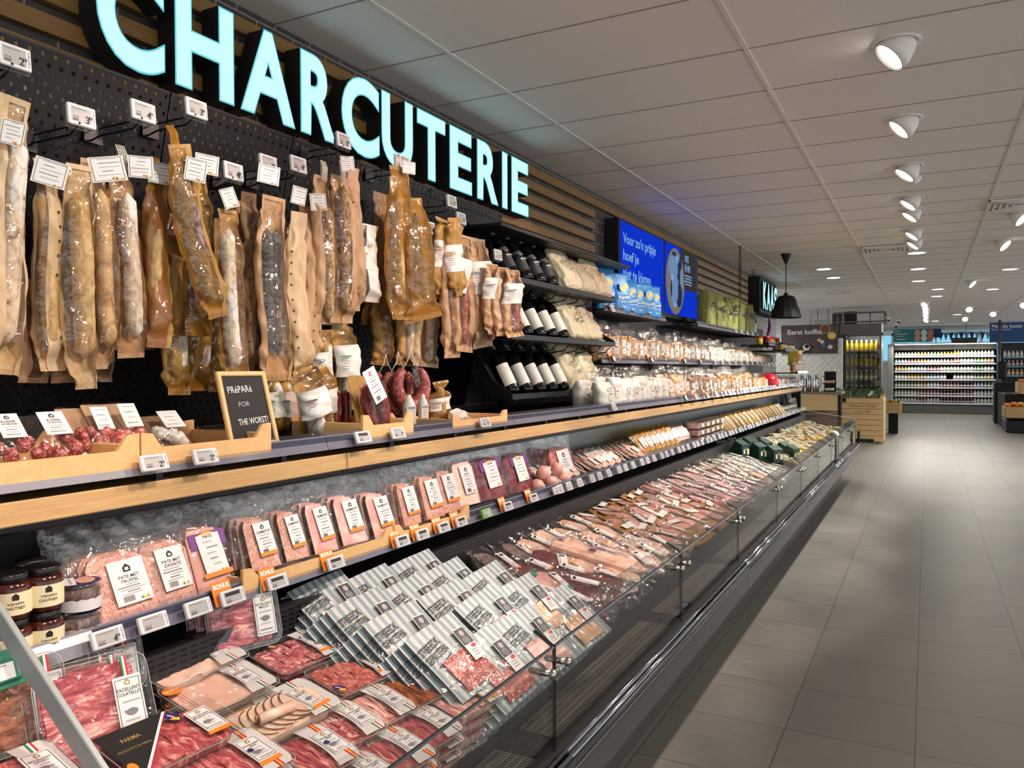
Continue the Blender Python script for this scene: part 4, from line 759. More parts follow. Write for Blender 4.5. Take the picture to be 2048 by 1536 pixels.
# small sausage bags in the left crates
def small_bag(px, py, x, w, h, label, s='salami_red', lean=.9, title=None, kind='balls', paper=None):
    p = at(px, py, x=x); r = thing('snack_bag', T(p.x, p.y, 1.345, 0, -lean, -.1), label, 'snack bag', 'small sausage bags in the crates'); rg = random.Random(int(px)); b = B()
    b.grid(lambda u, v: ((.035*math.sin(PI*u)*max(0, math.sin(PI*min(v*1.25, 1))))+.004*math.sin(9*u+7*v), (u-.5)*w*(1-.05*math.sin(PI*v)), h*v), 12, 14, 'clear_film', None); b.grid(lambda u, v: (-.004, (u-.5)*w, h*v), 2, 2, paper or 'clear_film'); b.obj('bag', r)
    b = B()
    if kind == 'balls':
        for k in range(8): b.lathe([(.002, -.016), (.011, -.012), (.0165, 0), (.011, .012), (.003, .02)], s, T(.012, rg.uniform(-.4, .4)*w, .015+.055*rg.random()*h/.16, rg.uniform(-1, 1), rg.uniform(-1, 1)), 10)
    else:
        for k in range(4): sausage(b, .07, .012, s, .004, k, T(.012, (k-1.5)*w*.2, .085, .3*rg.uniform(-1, 1)))
    b.obj('sausages', r)['kind'] = 'stuff'
    b = B(); card(b, w*.38, h*.42, None, lines=4, title=title[0] if title else None, title2=title[1] if title else None, logo=bool(title), th=.09); b.obj('label', r, T(.034, w*.2, h*.58, 0, .08) @ FACE_X)
small_bag(20, 905, -1.70, .13, .17, 'clear bag of small dried sausages with white label, cut by the left edge', title=('KLEINE', 'WORSTJES')); small_bag(108, 895, -1.70, .15, .17, 'clear bag of egg-shaped mini sausages labelled KLEINE WORSTJES', title=('KLEINE', 'WORSTJES'))
small_bag(205, 895, -1.74, .11, .16, 'brown-backed snack bag with white label and yellow bar left of the first tag', 'salami_red', .75, None, 'st', 'kraft'); small_bag(262, 885, -1.72, .12, .17, 'snack bag of pink sausage bites above the left canopy tag', 'salami_slice', .75, None, 'balls', 'kraft'); small_bag(345, 885, -1.72, .15, .15, 'dark snack bag of white mini sausages beside the chalkboard', 'salami_white', .95, None, 'balls', 'kraft_dark')
# ------------------------------------------------------------------ bottles, sacks and bags on the wall shelves
CNT = {}
def lab(base, place='counted away from the camera'):
    k = CNT.get((base, place), 0); CNT[base, place] = k+1
    return '%s, %s %s' % (base, nth(k), place)
def pouch(b, w, h, d, mat, seed=0, n=12, m=20, cr=.05, top=.03, bot=.9, shoulder=.7, z0=0.0, tw=1.0):
    rg = random.Random(seed); ph = [rg.uniform(0, 6) for _ in range(5)]; vs = []
    for i in range(n+1):
        t = i/n; dep = bot+(1-bot)*min(1, t*4) if t < shoulder else 1-(1-top)*((t-shoulder)/(1-shoulder)); wd = 1 if t < shoulder else 1-(1-tw)*((t-shoulder)/(1-shoulder))
        for j in range(m):
            th = 2*PI*j/m; c = cr*(math.sin(t*17+ph[0]+2*th)+math.sin(t*29+ph[1]-3*th)*.7+math.sin(4*th+9*t+ph[2])*.6)*(1.6 if t > shoulder else .8)
            cx, sy = math.cos(th), math.sin(th)
            vs.append((d/2*dep*(1+c)*math.copysign(abs(cx)**.6, cx)+(.15*d*math.sin(t*6+ph[3]) if t > shoulder else 0), w/2*wd*(1+c*.3)*math.copysign(abs(sy)**.55, sy), z0+h*t))
    fs = [(i*m+j, i*m+(j+1) % m, (i+1)*m+(j+1) % m, (i+1)*m+j) for i in range(n) for j in range(m)]+[tuple(range(m-1, -1, -1)), tuple(n*m+j for j in range(m))]
    return b.add(vs, fs, mat, None, True)
def bottle_meshes(kind):
    g = [(.030, 0), (.037, .004), (.0385, .02), (.0385, .18), (.036, .205), (.024, .235), (.0155, .255), (.0145, .30)] if kind != 'z' else [(.033, 0), (.041, .004), (.043, .03), (.041, .15), (.033, .2), (.02, .24), (.0155, .26), (.0145, .31)]
    b = B(); b.lathe(g, 'bottle_glass', None, 22); a = b.mesh('bottle')
    b = B(); b.lathe([(.0155, .25), (.016, .31), (.016, .318), (.012, .319)], 'capsule_dark', None, 18); c = b.mesh('capsule')
    b = B(); m = 'label_dark' if kind == 'z' else 'wine_label'; z0, z1, R = (.05, .17, .0432) if kind == 'z' else (.045, .165, .0392); vs = []; k = 14
    for zz in (z0, z1):
        for j in range(k+1): a0 = -1.5+3.0*j/k-.35; vs.append((R*math.cos(a0)*(1 if kind != 'z' else (1 if zz < .1 else .93)), R*math.sin(a0)*(1 if kind != 'z' else (1 if zz < .1 else .93)), zz))
    b.add(vs, [(j, j+1, k+2+j, k+1+j) for j in range(k)], m, None, True)
    nr = Vector((math.cos(-.35), math.sin(-.35), 0)); Mx = basis(nr*(R+.0012)+Vector((0, 0, (z0+z1)/2)), (-nr.y, nr.x, 0), (0, 0, 1))
    if kind == 'z': b.text('ZENSA', .009, 'ink_pale', Mx, 0, .035, 0, 0, w=.032); b.text('AMABILE', .010, 'wine_label', Mx, 0, .008, .0005, .02, w=.04); b.quad(.03, .002, 'ink_pale', Mx, 0, -.006, .0005)
    else: b.text('Casa', .010, 'ink_pale', Mx, 0, .03, 0, 0, w=.028); b.quad(.02, .0015, 'ink_pale', Mx, 0, .018)
    return a, c, b.mesh('label')
TILT = -.49
for ti, (z, kind, n0) in enumerate(((2.035, 'z', 5), (1.74, 'w', 5), (1.432, 'w', 5))):
    r = thing('bottle_rack', T(-1.865, 4.32, z), 'black slanted wire rack for wine and sacks, %s tier' % ('top', 'middle', 'lowest')[ti], 'rack', 'slanted black racks')
    b = B(); b.box((0, 0, -.02), (.010, 1.5, .03), 'black_metal', .002); b.obj('front_lip', r)
    b = B(); b.box((-.005, 0, .15), (.004, 1.5, .34), 'black_metal', 0, T(-.095, 0, -.015, 0, TILT)); b.box((-.055, 0, -.03), (.11, 1.5, .004), 'black_metal'); b.obj('sloped_base', r)
    b = B()
    for k in range(9): yy = -.68+.17*k; b.tube([(0, yy, -.03), (-.04, yy, -.075), (-.2, yy, -.10)], .004, 'black_metal', 6)
    b.obj('under_wire', r)
    for s in (-1, 1): b = B(); b.prism([(.0, -.035), (.0, .0), (-.10, .06), (-.25, .28), (-.27, .27), (-.12, -.035)], .004, 'black_metal', T(0, s*.75, 0, PI/2)); b.obj('side_plate', r)
    a, c, l = bottle_meshes(kind)
    for i in range(n0):
        y = 3.70+.165*i; M = T(-1.922, y, z-.006, 0, TILT)
        q = thing('wine_bottle', M, '%s wine bottle on the %s rack tier, %s from the left' % ('dark-labelled' if kind == 'z' else 'cream-labelled', ('top', 'middle', 'lowest')[ti], nth(i)), 'bottle', 'tilted wine bottles')
        for nm, me in (('glass_body', a), ('capsule', c), ('label', l)): o = bpy.data.objects.new(nm, me); COL.objects.link(o); o.parent = q
    for i in range(3 if ti == 0 else 2):
        y = 4.52+.25*i-(.08 if ti == 0 else 0); q = thing('bread_sack', T(-1.905, y, z-.005, 0, TILT-.02, .05*(i % 2)), 'cream printed paper sack on the %s rack tier, %s right of the bottles' % (('top', 'middle', 'lowest')[ti], nth(i)), 'sack', 'cream paper sacks')
        b = B(); pouch(b, .26, .27 if ti == 0 else .33, .12, 'cream_sack', 40+ti*7+i, 16, 26, .09, .25, .8, .6); b.obj('sack', q)
        b = B(); rg = random.Random(i+ti*5)
        for k in range(34): b.quad(rg.uniform(.01, .05), .0035, 'ink', T(.068+.004*rg.random(), rg.uniform(-.08, .08), rg.uniform(.08, .20)) @ FACE_X @ Matrix.Rotation(rg.uniform(-1.4, 1.4), 4, 'Z'))
        b.obj('print', q)
# blue bags
for i, (px, py, x, s) in enumerate(((1207, 612, -2.06, 1.05), (1228, 618, -2.05, .85), (1240, 618, -2.0, .95), (1258, 624, -2.0, .85), (1273, 628, -1.98, .8), (1292, 634, -2.0, .9), (1306, 638, -1.98, .85))):
    p = at(px, py, x=x); r = thing('chips_bag', T(x, p.y, 1.968, 0, 0, -.45), lab('blue printed snack bag with pale rounded picture on the high shelf', 'from the left'), 'snack bag', 'blue snack bags')
    b = B(); pouch(b, .17*s, .30*s, .09*s, 'blue_bag', i, 14, 20, .03, .04, .95, .5); b.obj('bag', r)
    Mx = T(.047*s, 0, .10*s, 0, -.03) @ FACE_X; b = B(); b.ellipse(.05*s, .045*s, 'blue_bag_light', Mx, 16, -.0, .09*s, .001); b.ellipse(.03*s, .018*s, 'cheese_yellow', Mx, 14, .01, .10*s, .002); b.ellipse(.025*s, .014*s, 'cheese_yellow', Mx, 14, -.012, .075*s, .0025); b.text('Pavesi', .03*s, 'card_white', Mx, 0, .015*s, .002, .02, w=.12*s, rot=.12); b.quad(.1*s, .004, 'card_white', Mx, .01, -.02*s, .002); b.quad(.03, .007, 'card_white', Mx, 0, -.06*s, .002); b.obj('print', r)
# lime green bags
for i, px in enumerate((1413, 1432, 1455, 1474, 1492)):
    p = at(px, 650, x=-2.08); r = thing('gift_bag', T(-2.08, p.y, 1.982, 0, 0, -.2*(i % 3)), lab('lime green paper bag with dark tree print on the high shelf', 'from the left'), 'bag', 'lime green bags'); b = B(); pouch(b, .27, .40, .17, 'lime_bag', 70+i, 12, 20, .03, .55, 1, .8); b.obj('bag', r)
    b = B(); rg = random.Random(i)
    for k in range(22): b.quad(rg.uniform(.02, .06), .012, 'ink', T(.098, rg.gauss(0, .045), .2+abs(rg.gauss(0, .06))) @ FACE_X @ Matrix.Rotation(rg.uniform(-.8, .8), 4, 'Z'))
    b.quad(.012, .1, 'ink', T(.098, 0, .15) @ FACE_X); b.obj('tree_print', r)
r = thing('wine_bottle', T(*at(1507, 662, x=-2.02)), 'white-labelled bottle standing right of the lime green bags', 'bottle'); a, c, l = bottle_meshes('w')
for nm, me in (('glass_body', a), ('capsule', c), ('label', l)): o = bpy.data.objects.new(nm, me); COL.objects.link(o); o.parent = r
r.location.z = 1.982
# clear bags with contents
def clear_bag(M, label, content, w=.15, h=.24, d=.09, fill=.62, lw=.045, lh=.12, seed=0, logo=True, group='bagged crackers and snacks', lump=.14, proto=None, base='card_white'):
    if proto is not None: return dup(proto, M, label)
    r = thing('cracker_bag', M, label, 'snack bag', group); rg = random.Random(seed)
    b = B(); pouch(b, w*.93, h*fill, d*.9, content, seed, 12, 22, lump, .5, .9, .7)
    if lump > .1:
        for k in range(26): a = rg.uniform(-1.2, 1.2); b.tube([(d*.38*math.cos(a), w*.4*math.sin(a)+rg.uniform(-.015, .015), rg.uniform(.02, h*fill*.85)), (d*.44*math.cos(a), w*.42*math.sin(a)+rg.uniform(-.03, .03), rg.uniform(.03, h*fill))], .006, content, 6)
    b.obj('contents', r)
    b = B(); pouch(b, w, h, d, 'clear_film', seed+3, 16, 26, .07, .05, .95, fill, tw=.62); b.obj('clear_bag', r)
    b = B(); card(b, lw, lh, None, base, lines=3, logo=1 if logo else False, th=.1, seed=seed); b.quad(lw*.6, lh*.05, 'ink', None, 0, -lh*.05, .002); b.obj('label', r, T(d*.51, rg.uniform(-.035, .02), h*rg.uniform(.30, .42), 0, .02, -.25) @ FACE_X @ Matrix.Rotation(rg.uniform(-.3, .3), 4, 'Z'))
    return r
KINDS = [('breadstick cracker bag with white label', 'biscuit', 5.55, 7.15, .17, .27), ('dark seeded cracker bag', 'biscuit_dark', 7.15, 8.1, .15, .25), ('yellow cheese puff bag', 'cheese_pale', 8.1, 9.2, .15, .25), ('flat crispbread bag', 'biscuit', 9.2, 10.3, .14, .24), ('small orange roll pack', 'chicken', 10.3, 11.8, .16, .17)]
for base, m, y0, y1, w, h in KINDS:
    ps = []; y = y0-.5 if base.startswith('breadstick') else y0
    k = 0
    while y < y1:
        for row in range(2):
            M = T(-1.985-.13*row, y+.05*row, 1.608, 0, -.06, -.3+.25*math.sin(k*2.3+row)); L_ = lab(('front' if row == 0 else 'back')+' row '+base+' on the wall shelf', 'from the left')
            if len(ps) < 5: ps.append(clear_bag(M, L_, m, w*(.9+.05*(k % 4)), h*(.88+.06*((k*3+row) % 4)), .09, .66 if h > .2 else .8, .034+.004*(k % 3), .085+.01*(k % 3) if h > .2 else .05, k+row*9))
            else: clear_bag(M, L_, m, proto=ps[(k*3+row) % 5])
        y += w*.82; k += 1
KINDS = [('white popcorn bag with black logo', 'cheese_white', 4.35, 5.55, .17, .24, 0), ('clear nut bag with pale label', 'chicken', 5.6, 5.95, .17, .25, 1), ('brown dried snack bag', 'biscuit_dark', 6.05, 6.95, .16, .24, 1), ('ring cracker bag', 'biscuit', 7.05, 8.6, .17, .25, 1), ('orange snack bag', 'cheese_orange', 8.75, 9.5, .15, .18, 0), ('dark packet', 'speck_brown', 10.35, 12.0, .16, .14, 0)]
for base, m, y0, y1, w, h, lg in KINDS:
    ps = []; y = y0; k = 0
    while y < y1:
        for row in range(2):
            M = T(-1.67-.15*row, y+.04*row, 1.327, 0, -.05, -.3+.2*math.sin(k*1.7+row)); L_ = lab(('front' if row == 0 else 'back')+' row '+base+' on the canopy shelf', 'from the left')
            if len(ps) < 5:
                ps.append(clear_bag(M, L_, m, w*(.9+.05*(k % 4)), h*(.9+.05*((k*3+row) % 4)), .09, .70, .036, .075, k+20+row*9, base='card_white' if m != 'cheese_white' else 'cheese_white', lump=.05 if m == 'cheese_white' else .14))
            else: clear_bag(M, L_, m, proto=ps[(k*3+row) % 5])
        y += w*.92; k += 1
r = thing('wax_cheese', T(-1.70, 9.95, 1.385, 0, PI/2), 'large shiny red waxed cheese on the far canopy shelf', 'cheese'); b = B(); b.lathe([(.02, -.13), (.09, -.12), (.115, -.06), (.12, 0), (.115, .06), (.09, .12), (.02, .13)], 'red_wax', T(0, 0, 0, PI/2), 24); b.obj('wax_rind', r)
for i in range(9): r = thing('jam_jar', T(-1.80-.1*(i % 2), 10.38+.1*i, 1.862), lab('small red-capped jar on the short high shelf', 'from the left'), 'jar', 'red jars'); b = B(); b.lathe([(.035, 0), (.04, .01), (.04, .07), (.03, .085)], ('jam', 'yellow_box', 'red_wax')[i % 3], None, 14); b.obj('glass', r); b = B(); b.lathe([(.034, .085), (.036, .088), (.036, .105), (.03, .107)], 'red_wax', None, 14); b.obj('lid', r)
for i in range(10): r = thing('spread_jar', T(-1.72-.1*(i % 2), 11.06+.11*i, 1.802), lab('small dark-lidded jar on the shelf before the coffee poster', 'from the left'), 'jar', 'dark-lidded jars'); b = B(); b.lathe([(.033, 0), (.036, .01), (.036, .07), (.03, .08)], ('cheese_yellow', 'spread_pink', 'cheese_white')[i % 3], None, 14); b.obj('glass', r); b = B(); b.lathe([(.033, .08), (.034, .1), (.03, .102)], 'lid_black', None, 14); b.obj('lid', r)
r = thing('display_box', T(-1.62, 11.55, 1.60), 'yellow counter display box of coloured tubes below the small jars', 'display box'); b = B(); b.box((0, 0, .1), (.14, .34, .2), 'yellow_box', .006); b.obj('box', r); b = B()
for k in range(8): b.box((.075, -.14+.04*k, .11), (.012, .022, .1), ('flag_red', 'card_white', 'ink')[k % 3], .002)
b.obj('tubes', r)
for i in range(6): clear_bag(T(-1.56, 11.05+.16*i, 1.503, 0, 0, -.3), lab('small clear bag of pale biscuits on the low bracket shelf', 'from the left'), 'biscuit', .14, .2, .08, .65, .04, .06, 60+i)
r = thing('pendant_lamp', T(-1.585, 10.5, CE), 'large black pendant lamp shade hanging before the KAAS sign', 'pendant lamp')
b = B(); b.lathe([(.012, -.12), (.02, -.11), (.065, -.005), (.065, 0)], 'matte_black', None, 24); b.obj('ceiling_rose', r); b = B(); b.tube([(0, 0, -.1), (0, 0, -.52)], .006, 'matte_black', 8); b.obj('cord', r)
b = B(); b.lathe([(.02, -.49), (.03, -.52), (.095, -.535), (.125, -.58), (.14, -.65), (.17, -.72), (.185, -.79), (.19, -.805), (.18, -.80), (.15, -.70), (.12, -.6), (.02, -.53)], 'matte_black', None, 12, False); b.obj('shade', r)
for (x, y, z1, nm) in ((-1.95, 9.5, 2.4, 'before the lime green bags'), (-2.25, 11.9, 2.0, 'left of the KAAS sign')):
    r = thing('hanging_chain', T(x, y, CE), 'black coiled chain hanging from the ceiling '+nm, 'chain'); b = B(); N_ = 120; b.tube([(.014*math.cos(k*.9), .014*math.sin(k*.9), -(CE-z1)*k/N_) for k in range(N_+1)], .005, 'matte_black', 5); b.obj('coil', r)
r = thing('purple_garland', T(-2.0, 11.7, 2.05), 'purple net garland hanging left of the small lit sign', 'decoration'); b = B(); b.tube([(0, .1*math.sin(k*.35), .24-.03*k) for k in range(16)], [.008+.018*math.sin(PI*k/15) for k in range(16)], 'purple', 8, None, .3, 3); b.obj('net', r)
# ------------------------------------------------------------------ goods on the cold case shelf
SZ = .974
def jar(x, y, z, label):
    r = thing('chutney_jar', T(x, y, z, 0, 0, -.55), label, 'jar', 'fig chutney jars'); b = B(); b.lathe([(.030, 0), (.035, .004), (.0365, .012), (.0365, .062), (.033, .070), (.028, .074)], 'jam', None, 24); b.obj('glass', r)
    b = B(); b.lathe([(.029, .072), (.0315, .073), (.0315, .088), (.029, .090)], 'lid_black', None, 24); b.obj('lid', r); b = B(); vs = []; k = 18
    for zz in (.012, .056):
        for j in range(k+1): a = -1.7+3.4*j/k; vs.append((.037*math.cos(a), .037*math.sin(a), zz))
    b.add(vs, [(j, j+1, k+2+j, k+1+j) for j in range(k)], 'label_cream', None, True)
    for i, (t, zz, w) in enumerate((('VIJGEN', .034, .030), ('CHUTNEY', .026, .036))):
        v0, f0, W0, H0 = textmesh(t, .01); b.add([(.0375*math.cos(q/.0375+.25), .0375*math.sin(q/.0375+.25), zz+v[1]*.006/H0) for v in v0 for q in (v[0]*w/W0,)], f0, 'ink')
    s = .006; v0 = [(-s, -s), (s, -s), (s*1.1, s*.4), (0, s*1.3), (-s*1.1, s*.4)]; b.add([(.0375*math.cos(q/.0375+.25), .0375*math.sin(q/.0375+.25), .047+zz) for q, zz in v0], [(0, 1, 2, 3, 4)], 'ink'); b.obj('label', r); return r
for (px, py, x, row, z, nm) in ((22, 0, -1.60, 0, 1, 'front left'), (88, 0, -1.60, 0, 1, 'front right'), (62, 0, -1.68, 1, 1, 'rear'), (22, 0, -1.60, 0, 0, 'front left'), (88, 0, -1.60, 0, 0, 'front right')):
    p = at(px, 1240, x=x); jar(x, p.y, SZ+.0905*z, 'dark fig chutney jar with cream label and black lid, %s of the %s layer' % (nm, 'upper' if z else 'lower'))
for z in (0, 1):
    p = at(160, 1240, x=-1.615); r = thing('olive_tub', T(p.x-.01, p.y+.005, SZ+.062*z, 0, 0, -.5), 'round clear tub of grey stuffed antipasti, %s one of the stack' % ('upper' if z else 'lower'), 'tub', 'stacked antipasti tubs'); b = B(); b.lathe([(.038, 0), (.042, .003), (.045, .05), (.0465, .056), (.045, .06)], 'tray_plastic', None, 28); b.obj('tub', r)
    b = B(); b.lathe([(.037, .003), (.0425, .046), (.03, .05)], 'salami_dark', None, 20); b.obj('contents', r); b = B(); b.ellipse(.043, .043, 'navy', None, 26, 0, 0, .0605); b.ellipse(.03, .02, 'pate_pink', None, 18, -.004, .012, .061); b.quad(.07, .022, 'card_white', None, 0, -.018, .0612); b.text('parmiTUTTI', .007, 'ink', None, 0, -.018, .0618, 0, w=.05)
    vs = []
    for zz in (.004, .026):
        for j in range(19): a = -1.5+3.0*j/18; vs.append(((.0435+zz*.06)*math.cos(a), (.0435+zz*.06)*math.sin(a), zz+(.004*abs(math.sin(j*1.2)) if zz > .01 else 0)))
    b.add(vs, [(j, j+1, 20+j, 19+j) for j in range(18)], 'card_white', None, True); b.obj('label', r)
PROTO = {}
def pate(px, pyb, pyt, wpx, x, label, title, m='pate_pink', shape=(.5, .0), lean=.42, depth=.022, behind=2, lw=.42, lh=.48, purple=False, orange=False, logo=True, yaw=-.12, crust=False, film_h=1.25, bl=None):
    """upright vacuum pack leaning back: slab of pate, plastic skin, printed label; with packs of the same kind behind it"""
    p0 = at(px, pyb, x=x); p1 = at(px, pyt, x=x-.10); w = abs(at(px+wpx/2, pyb, x=x).y-at(px-wpx/2, pyb, x=x).y)*.92; h = min((p1-p0).length, .24); first = None
    for k in range(behind+1):
        M = T(x-.026*k, p0.y-.004*k, max(p0.z, SZ)+.002, 0, -lean+.05*k, yaw-.05*k)
        L_ = label if k == 0 else (bl or ' '.join(label.split(',')[0].split()[:10]))+', %s behind the front' % nth(k-1)
        if first is not None: dup(first, M, L_); continue
        r = first = thing('pate_pack', M, L_, 'pate pack', 'vacuum packed pate'); b = B(); sk = shape[1]
        prf = [(-w*.36, 0), (w*.36, 0), (w*.36-sk*w, h*.62), (w*.36-sk*w-w*.12, h*.72), (-w*.3, h*.72), (-w*.36, h*.62)]
        b.prism(prf, depth*.7, m, FACE_X, .002, 'rind' if crust else m); b.obj('slab', r)
        b = B()
        def skin(u, v): e = min(u, 1-u, v*.7, (1-v)*1.2); return (depth*.85*min(1, max(0, e-.04)*9)+.004*math.sin(u*21+v*15)*(1 if v > .7 else .35), (u-.5)*w*(1.06+.05*math.sin(v*9)), h*film_h*v-.002)
        b.grid(skin, 16, 22, 'clear_film'); b.grid(lambda u, v: (-.001+.003*math.sin(u*17+v*11)*(v > .7), (u-.5)*w*1.06, h*film_h*v-.002), 6, 8, 'clear_film'); b.obj('vacuum_skin', r)
        b = B(); lw_, lh_ = w*lw, h*lh; 
        if purple: b.quad(lw_*1.25, lh_*.36, 'purple', None, 0, lh_*.36, 0); b.ellipse(lw_*.42, lh_*.17, 'flag_yellow', None, 18, 0, lh_*.36, .0008)
        card(b, lw_*(.8 if purple else 1), lh_*(.95 if purple else 1), T(0, 0, .001), 'card_white', lines=5, title=title[0], title2=title[1] if len(title) > 1 else None, logo=1 if logo and not purple else False, nutri=True, code=not purple, seed=int(px), th=.075)
        if orange: b.quad(lw_, lh_*.1, 'bonus_orange', None, 0, -lh_*.46, .003)
        b.obj('label', r, T(depth*.9+.002, w*.08, h*.42, 0, -.02) @ FACE_X @ Matrix.Rotation(.06, 4, 'Z'))
    return first
pate(255, 1285, 1110, 175, -1.61, 'wide pack of truffle pate with white label, leftmost of the cold shelf', ('PATE MET', 'TRUFFEL'), behind=3)
pate(345, 1255, 1090, 130, -1.62, 'pack of black garlic pate with white label, second pate from the left', ('PATE MET', 'ZWARTE', 'KNOFLOOK'), behind=3)
pate(428, 1215, 1045, 95, -1.62, 'slim pack of pate with purple and yellow label above a bonus tag', ('PATE',), 'spread_pink', behind=4, purple=True, orange=True, lw=.6)
PT = 'upright pack of pate slices with orange-edged label in the first crate'
for i, (px, py, pt, w) in enumerate(((528, 1140, 1030, 78), (590, 1122, 1020, 62), (648, 1108, 1000, 62), (706, 1090, 990, 66), (768, 1078, 990, 60))): pate(px, py, pt, w, -1.60, PT+', %s from left' % nth(i), bl='pate slices of the %s stack in the first crate' % nth(i), title=('CREMEPATE',), m=('pate_pink', 'pate_pink', 'ham_pink', 'ham_pink', 'ham_pink')[i], shape=(.5, .12), behind=4, crust=True, orange=True, lw=.42, lean=.36, depth=.02)
for i, (px, py, pt, w) in enumerate(((820, 1052, 980, 44), (866, 1038, 965, 46), (900, 1026, 955, 44))): pate(px, py, pt, w, -1.62, 'small upright pack of pate slices in the second crate, %s from the left' % nth(i), ('PATE',), 'pate_pink', (.5, .1), bl='small pate of the %s stack in the second crate' % nth(i), behind=3, orange=True, lw=.5, lean=.3)
pate(935, 1012, 930, 50, -1.62, 'pink pack with green house logo right of the second crate', ('VEGA',), 'ham_pale', behind=4, lean=.3); pate(982, 1000, 905, 72, -1.63, 'big dark salami pack with purple-framed label', ('SALAMI',), 'beef_dark', behind=5, purple=True, lean=.3, lw=.4); pate(1040, 985, 900, 58, -1.64, 'smaller dark salami pack with purple-framed label above a bonus tag', ('SALAMI',), 'beef_dark', behind=3, purple=True, lean=.3, lw=.4); pate(1128, 965, 895, 50, -1.66, 'upright tray pack of thin pink salami sticks right of the round sausages', ('STICKS',), 'salami_slice', behind=5, lean=.3)
tray_crate(at(478, 1160, x=-1.57).y, at(778, 1090, x=-1.57).y, 'long low beech crate of pate slices on the cold shelf', -1.565, SZ, .26, .035); tray_crate(at(782, 1090, x=-1.57).y, at(932, 1030, x=-1.57).y, 'short low beech crate of small pate packs on the cold shelf', -1.565, SZ, .26, .035)
for i, (px, dzz) in enumerate(((1078, 0), (1105, 0), (1130, 0), (1090, 1), (1118, 1))):
    p = at(px, 985, x=-1.60); r = thing('round_sausage', T(-1.61, p.y, SZ+.032+.055*dzz), 'round pink liver sausage with white sticker, %s of the %s row' % (nth(i if i < 3 else i-3), 'lower' if not dzz else 'upper'), 'sausage', 'round liver sausages'); b = B(); b.lathe([(.004, -.034), (.02, -.03), (.031, -.015), (.033, 0), (.031, .015), (.02, .03), (.004, .034)], 'spread_pink', T(0, 0, 0, 0, .3), 20); b.obj('body', r); b = B(); b.ellipse(.014, .011, 'card_white', T(.0325, 0, .004, 0, 0, -.3) @ FACE_X, 14); b.obj('sticker', r)
# flat packs further along the cold shelf
def slab_pack(name, cat, label, M, w, l, mats, group, film='clear_film', labc=(.5, .3, .0, .12), thick=.012, rnd=.3, seed=0, wav=.004, sticker=None):
    """flat vacuum pack in local xy (l along x towards the shopper, w along y)"""
    k = (name, w, l, tuple(mats), film, seed)
    if k in PROTO: return dup(PROTO[k], M, label)
    rg = random.Random(seed); r = thing(name, M, label, cat, group); PROTO[k] = r
    b = B(); ph = rg.uniform(0, 6)
    if film == 'pack_film' and seed % 4 != 3:
        k_ = 6; sw, sl_ = w*(.50+.05*(seed % 2)), w*(.46 if seed % 2 else .56); rd = min(sw, sl_)*(.47 if seed % 2 else .3)
        for i in range(k_): b.rr(sl_, sw, rd, .0022, mats[i % len(mats)] if len(mats) > 1 and mats[0] != mats[1] and seed == 0 else mats[(i*2//k_) % len(mats)], T((i-2.5)*l*.052+.004*math.sin(i*5+seed), -w*.07+.004*math.sin(i*3+ph), .003+.0016*i, 0, .10, .1*math.sin(i*2+ph)), 7)
    else:
        for i, m in enumerate(mats): b.rr(w*.64, l*.56, min(w*.31, l*.27)*rnd*2, thick/len(mats), m, T((i-.5)*.012*(len(mats) > 1)-l*.03, (i*.5)*.01, .001+i*thick/len(mats), 0, 0, PI/2+.12*i*(len(mats) > 1)), 5)
    b.obj('slices', r)
    b = B()
    def sk(u, v): e = min(u, 1-u, v, 1-v); return ((v-.5)*l*(1+.03*math.sin(u*8+ph)), (u-.5)*w*(1+.03*math.sin(v*7+ph)), (thick+.003)*min(1, max(0, e-.08)*7)+wav*(math.sin(u*13+v*9+ph)+.8*abs(math.sin(u*23-v*17+ph)))*(1.3 if e < .14 else .22)+wav*.8)
    b.grid(sk, 20, 22, film, None, film != 'pack_film'); b.obj('vacuum_skin', r)
    b = B()
    if film == 'pack_film': card(b, l*.46, w*.2, None, lines=2, seed=seed, code=False); b.quad(l*.05, w*.12, 'ink', None, -l*.17, 0, .002); b.quad(l*.04, w*.2, 'bonus_orange', None, l*.21, 0, .0018) if seed == 2 else None; b.obj('label', r, T(l*.02, w*.30, thick+.006, .02, .04, rg.uniform(-.15, .15)))
    else: card(b, w*labc[0], l*labc[1], None, lines=3, seed=seed, code=bool(seed % 2)); b.obj('label', r, T(labc[2]*l-l*.02, labc[3]*w-.02*w, thick+.008, .04, .03, PI/2+rg.uniform(-.2, .2)))
    if sticker: b = B(); b.ellipse(.018, .018, sticker, None, 16); b.obj('sticker', r, T(-l*.2, -w*.22, thick+.009))
    return r
y = 3.5; k = 0
while y < 5.0:
    for row in range(2): slab_pack('ham_pack', 'meat pack', lab(('front' if not row else 'back')+' row pale ham pack leaning on the cold shelf', 'from the left'), T(-1.66-.09*row, y+.04*row, SZ+.045+.02*row, .25*math.sin(k), -.0+.55, .1), .15, .2, ('ham_pink', 'ham_pale') if k % 3 else ('pancetta', 'ham_pale'), 'flat ham packs', seed=k % 3)
    y += .105; k += 1
y = 5.0; k = 0
while y < 5.75: slab_pack('brown_meat_pack', 'meat pack', lab('leaning brown paper-backed meat pack on the cold shelf'), T(-1.66, y, SZ+.08, .2, .9, .1), .17, .24, ('ham_pale',), 'brown meat packs', film='gold_film', seed=k % 2+5); y += .12; k += 1
for i in range(4): slab_pack('ham_pack', 'meat pack', 'upright pink pack with blue round sticker before the tubs, %s from the left' % nth(i), T(-1.66, 5.82+.07*i, SZ+.08, .2, .95, .1), .16, .2, ('ham_pink',), 'flat ham packs', seed=9, sticker='blue_ink')
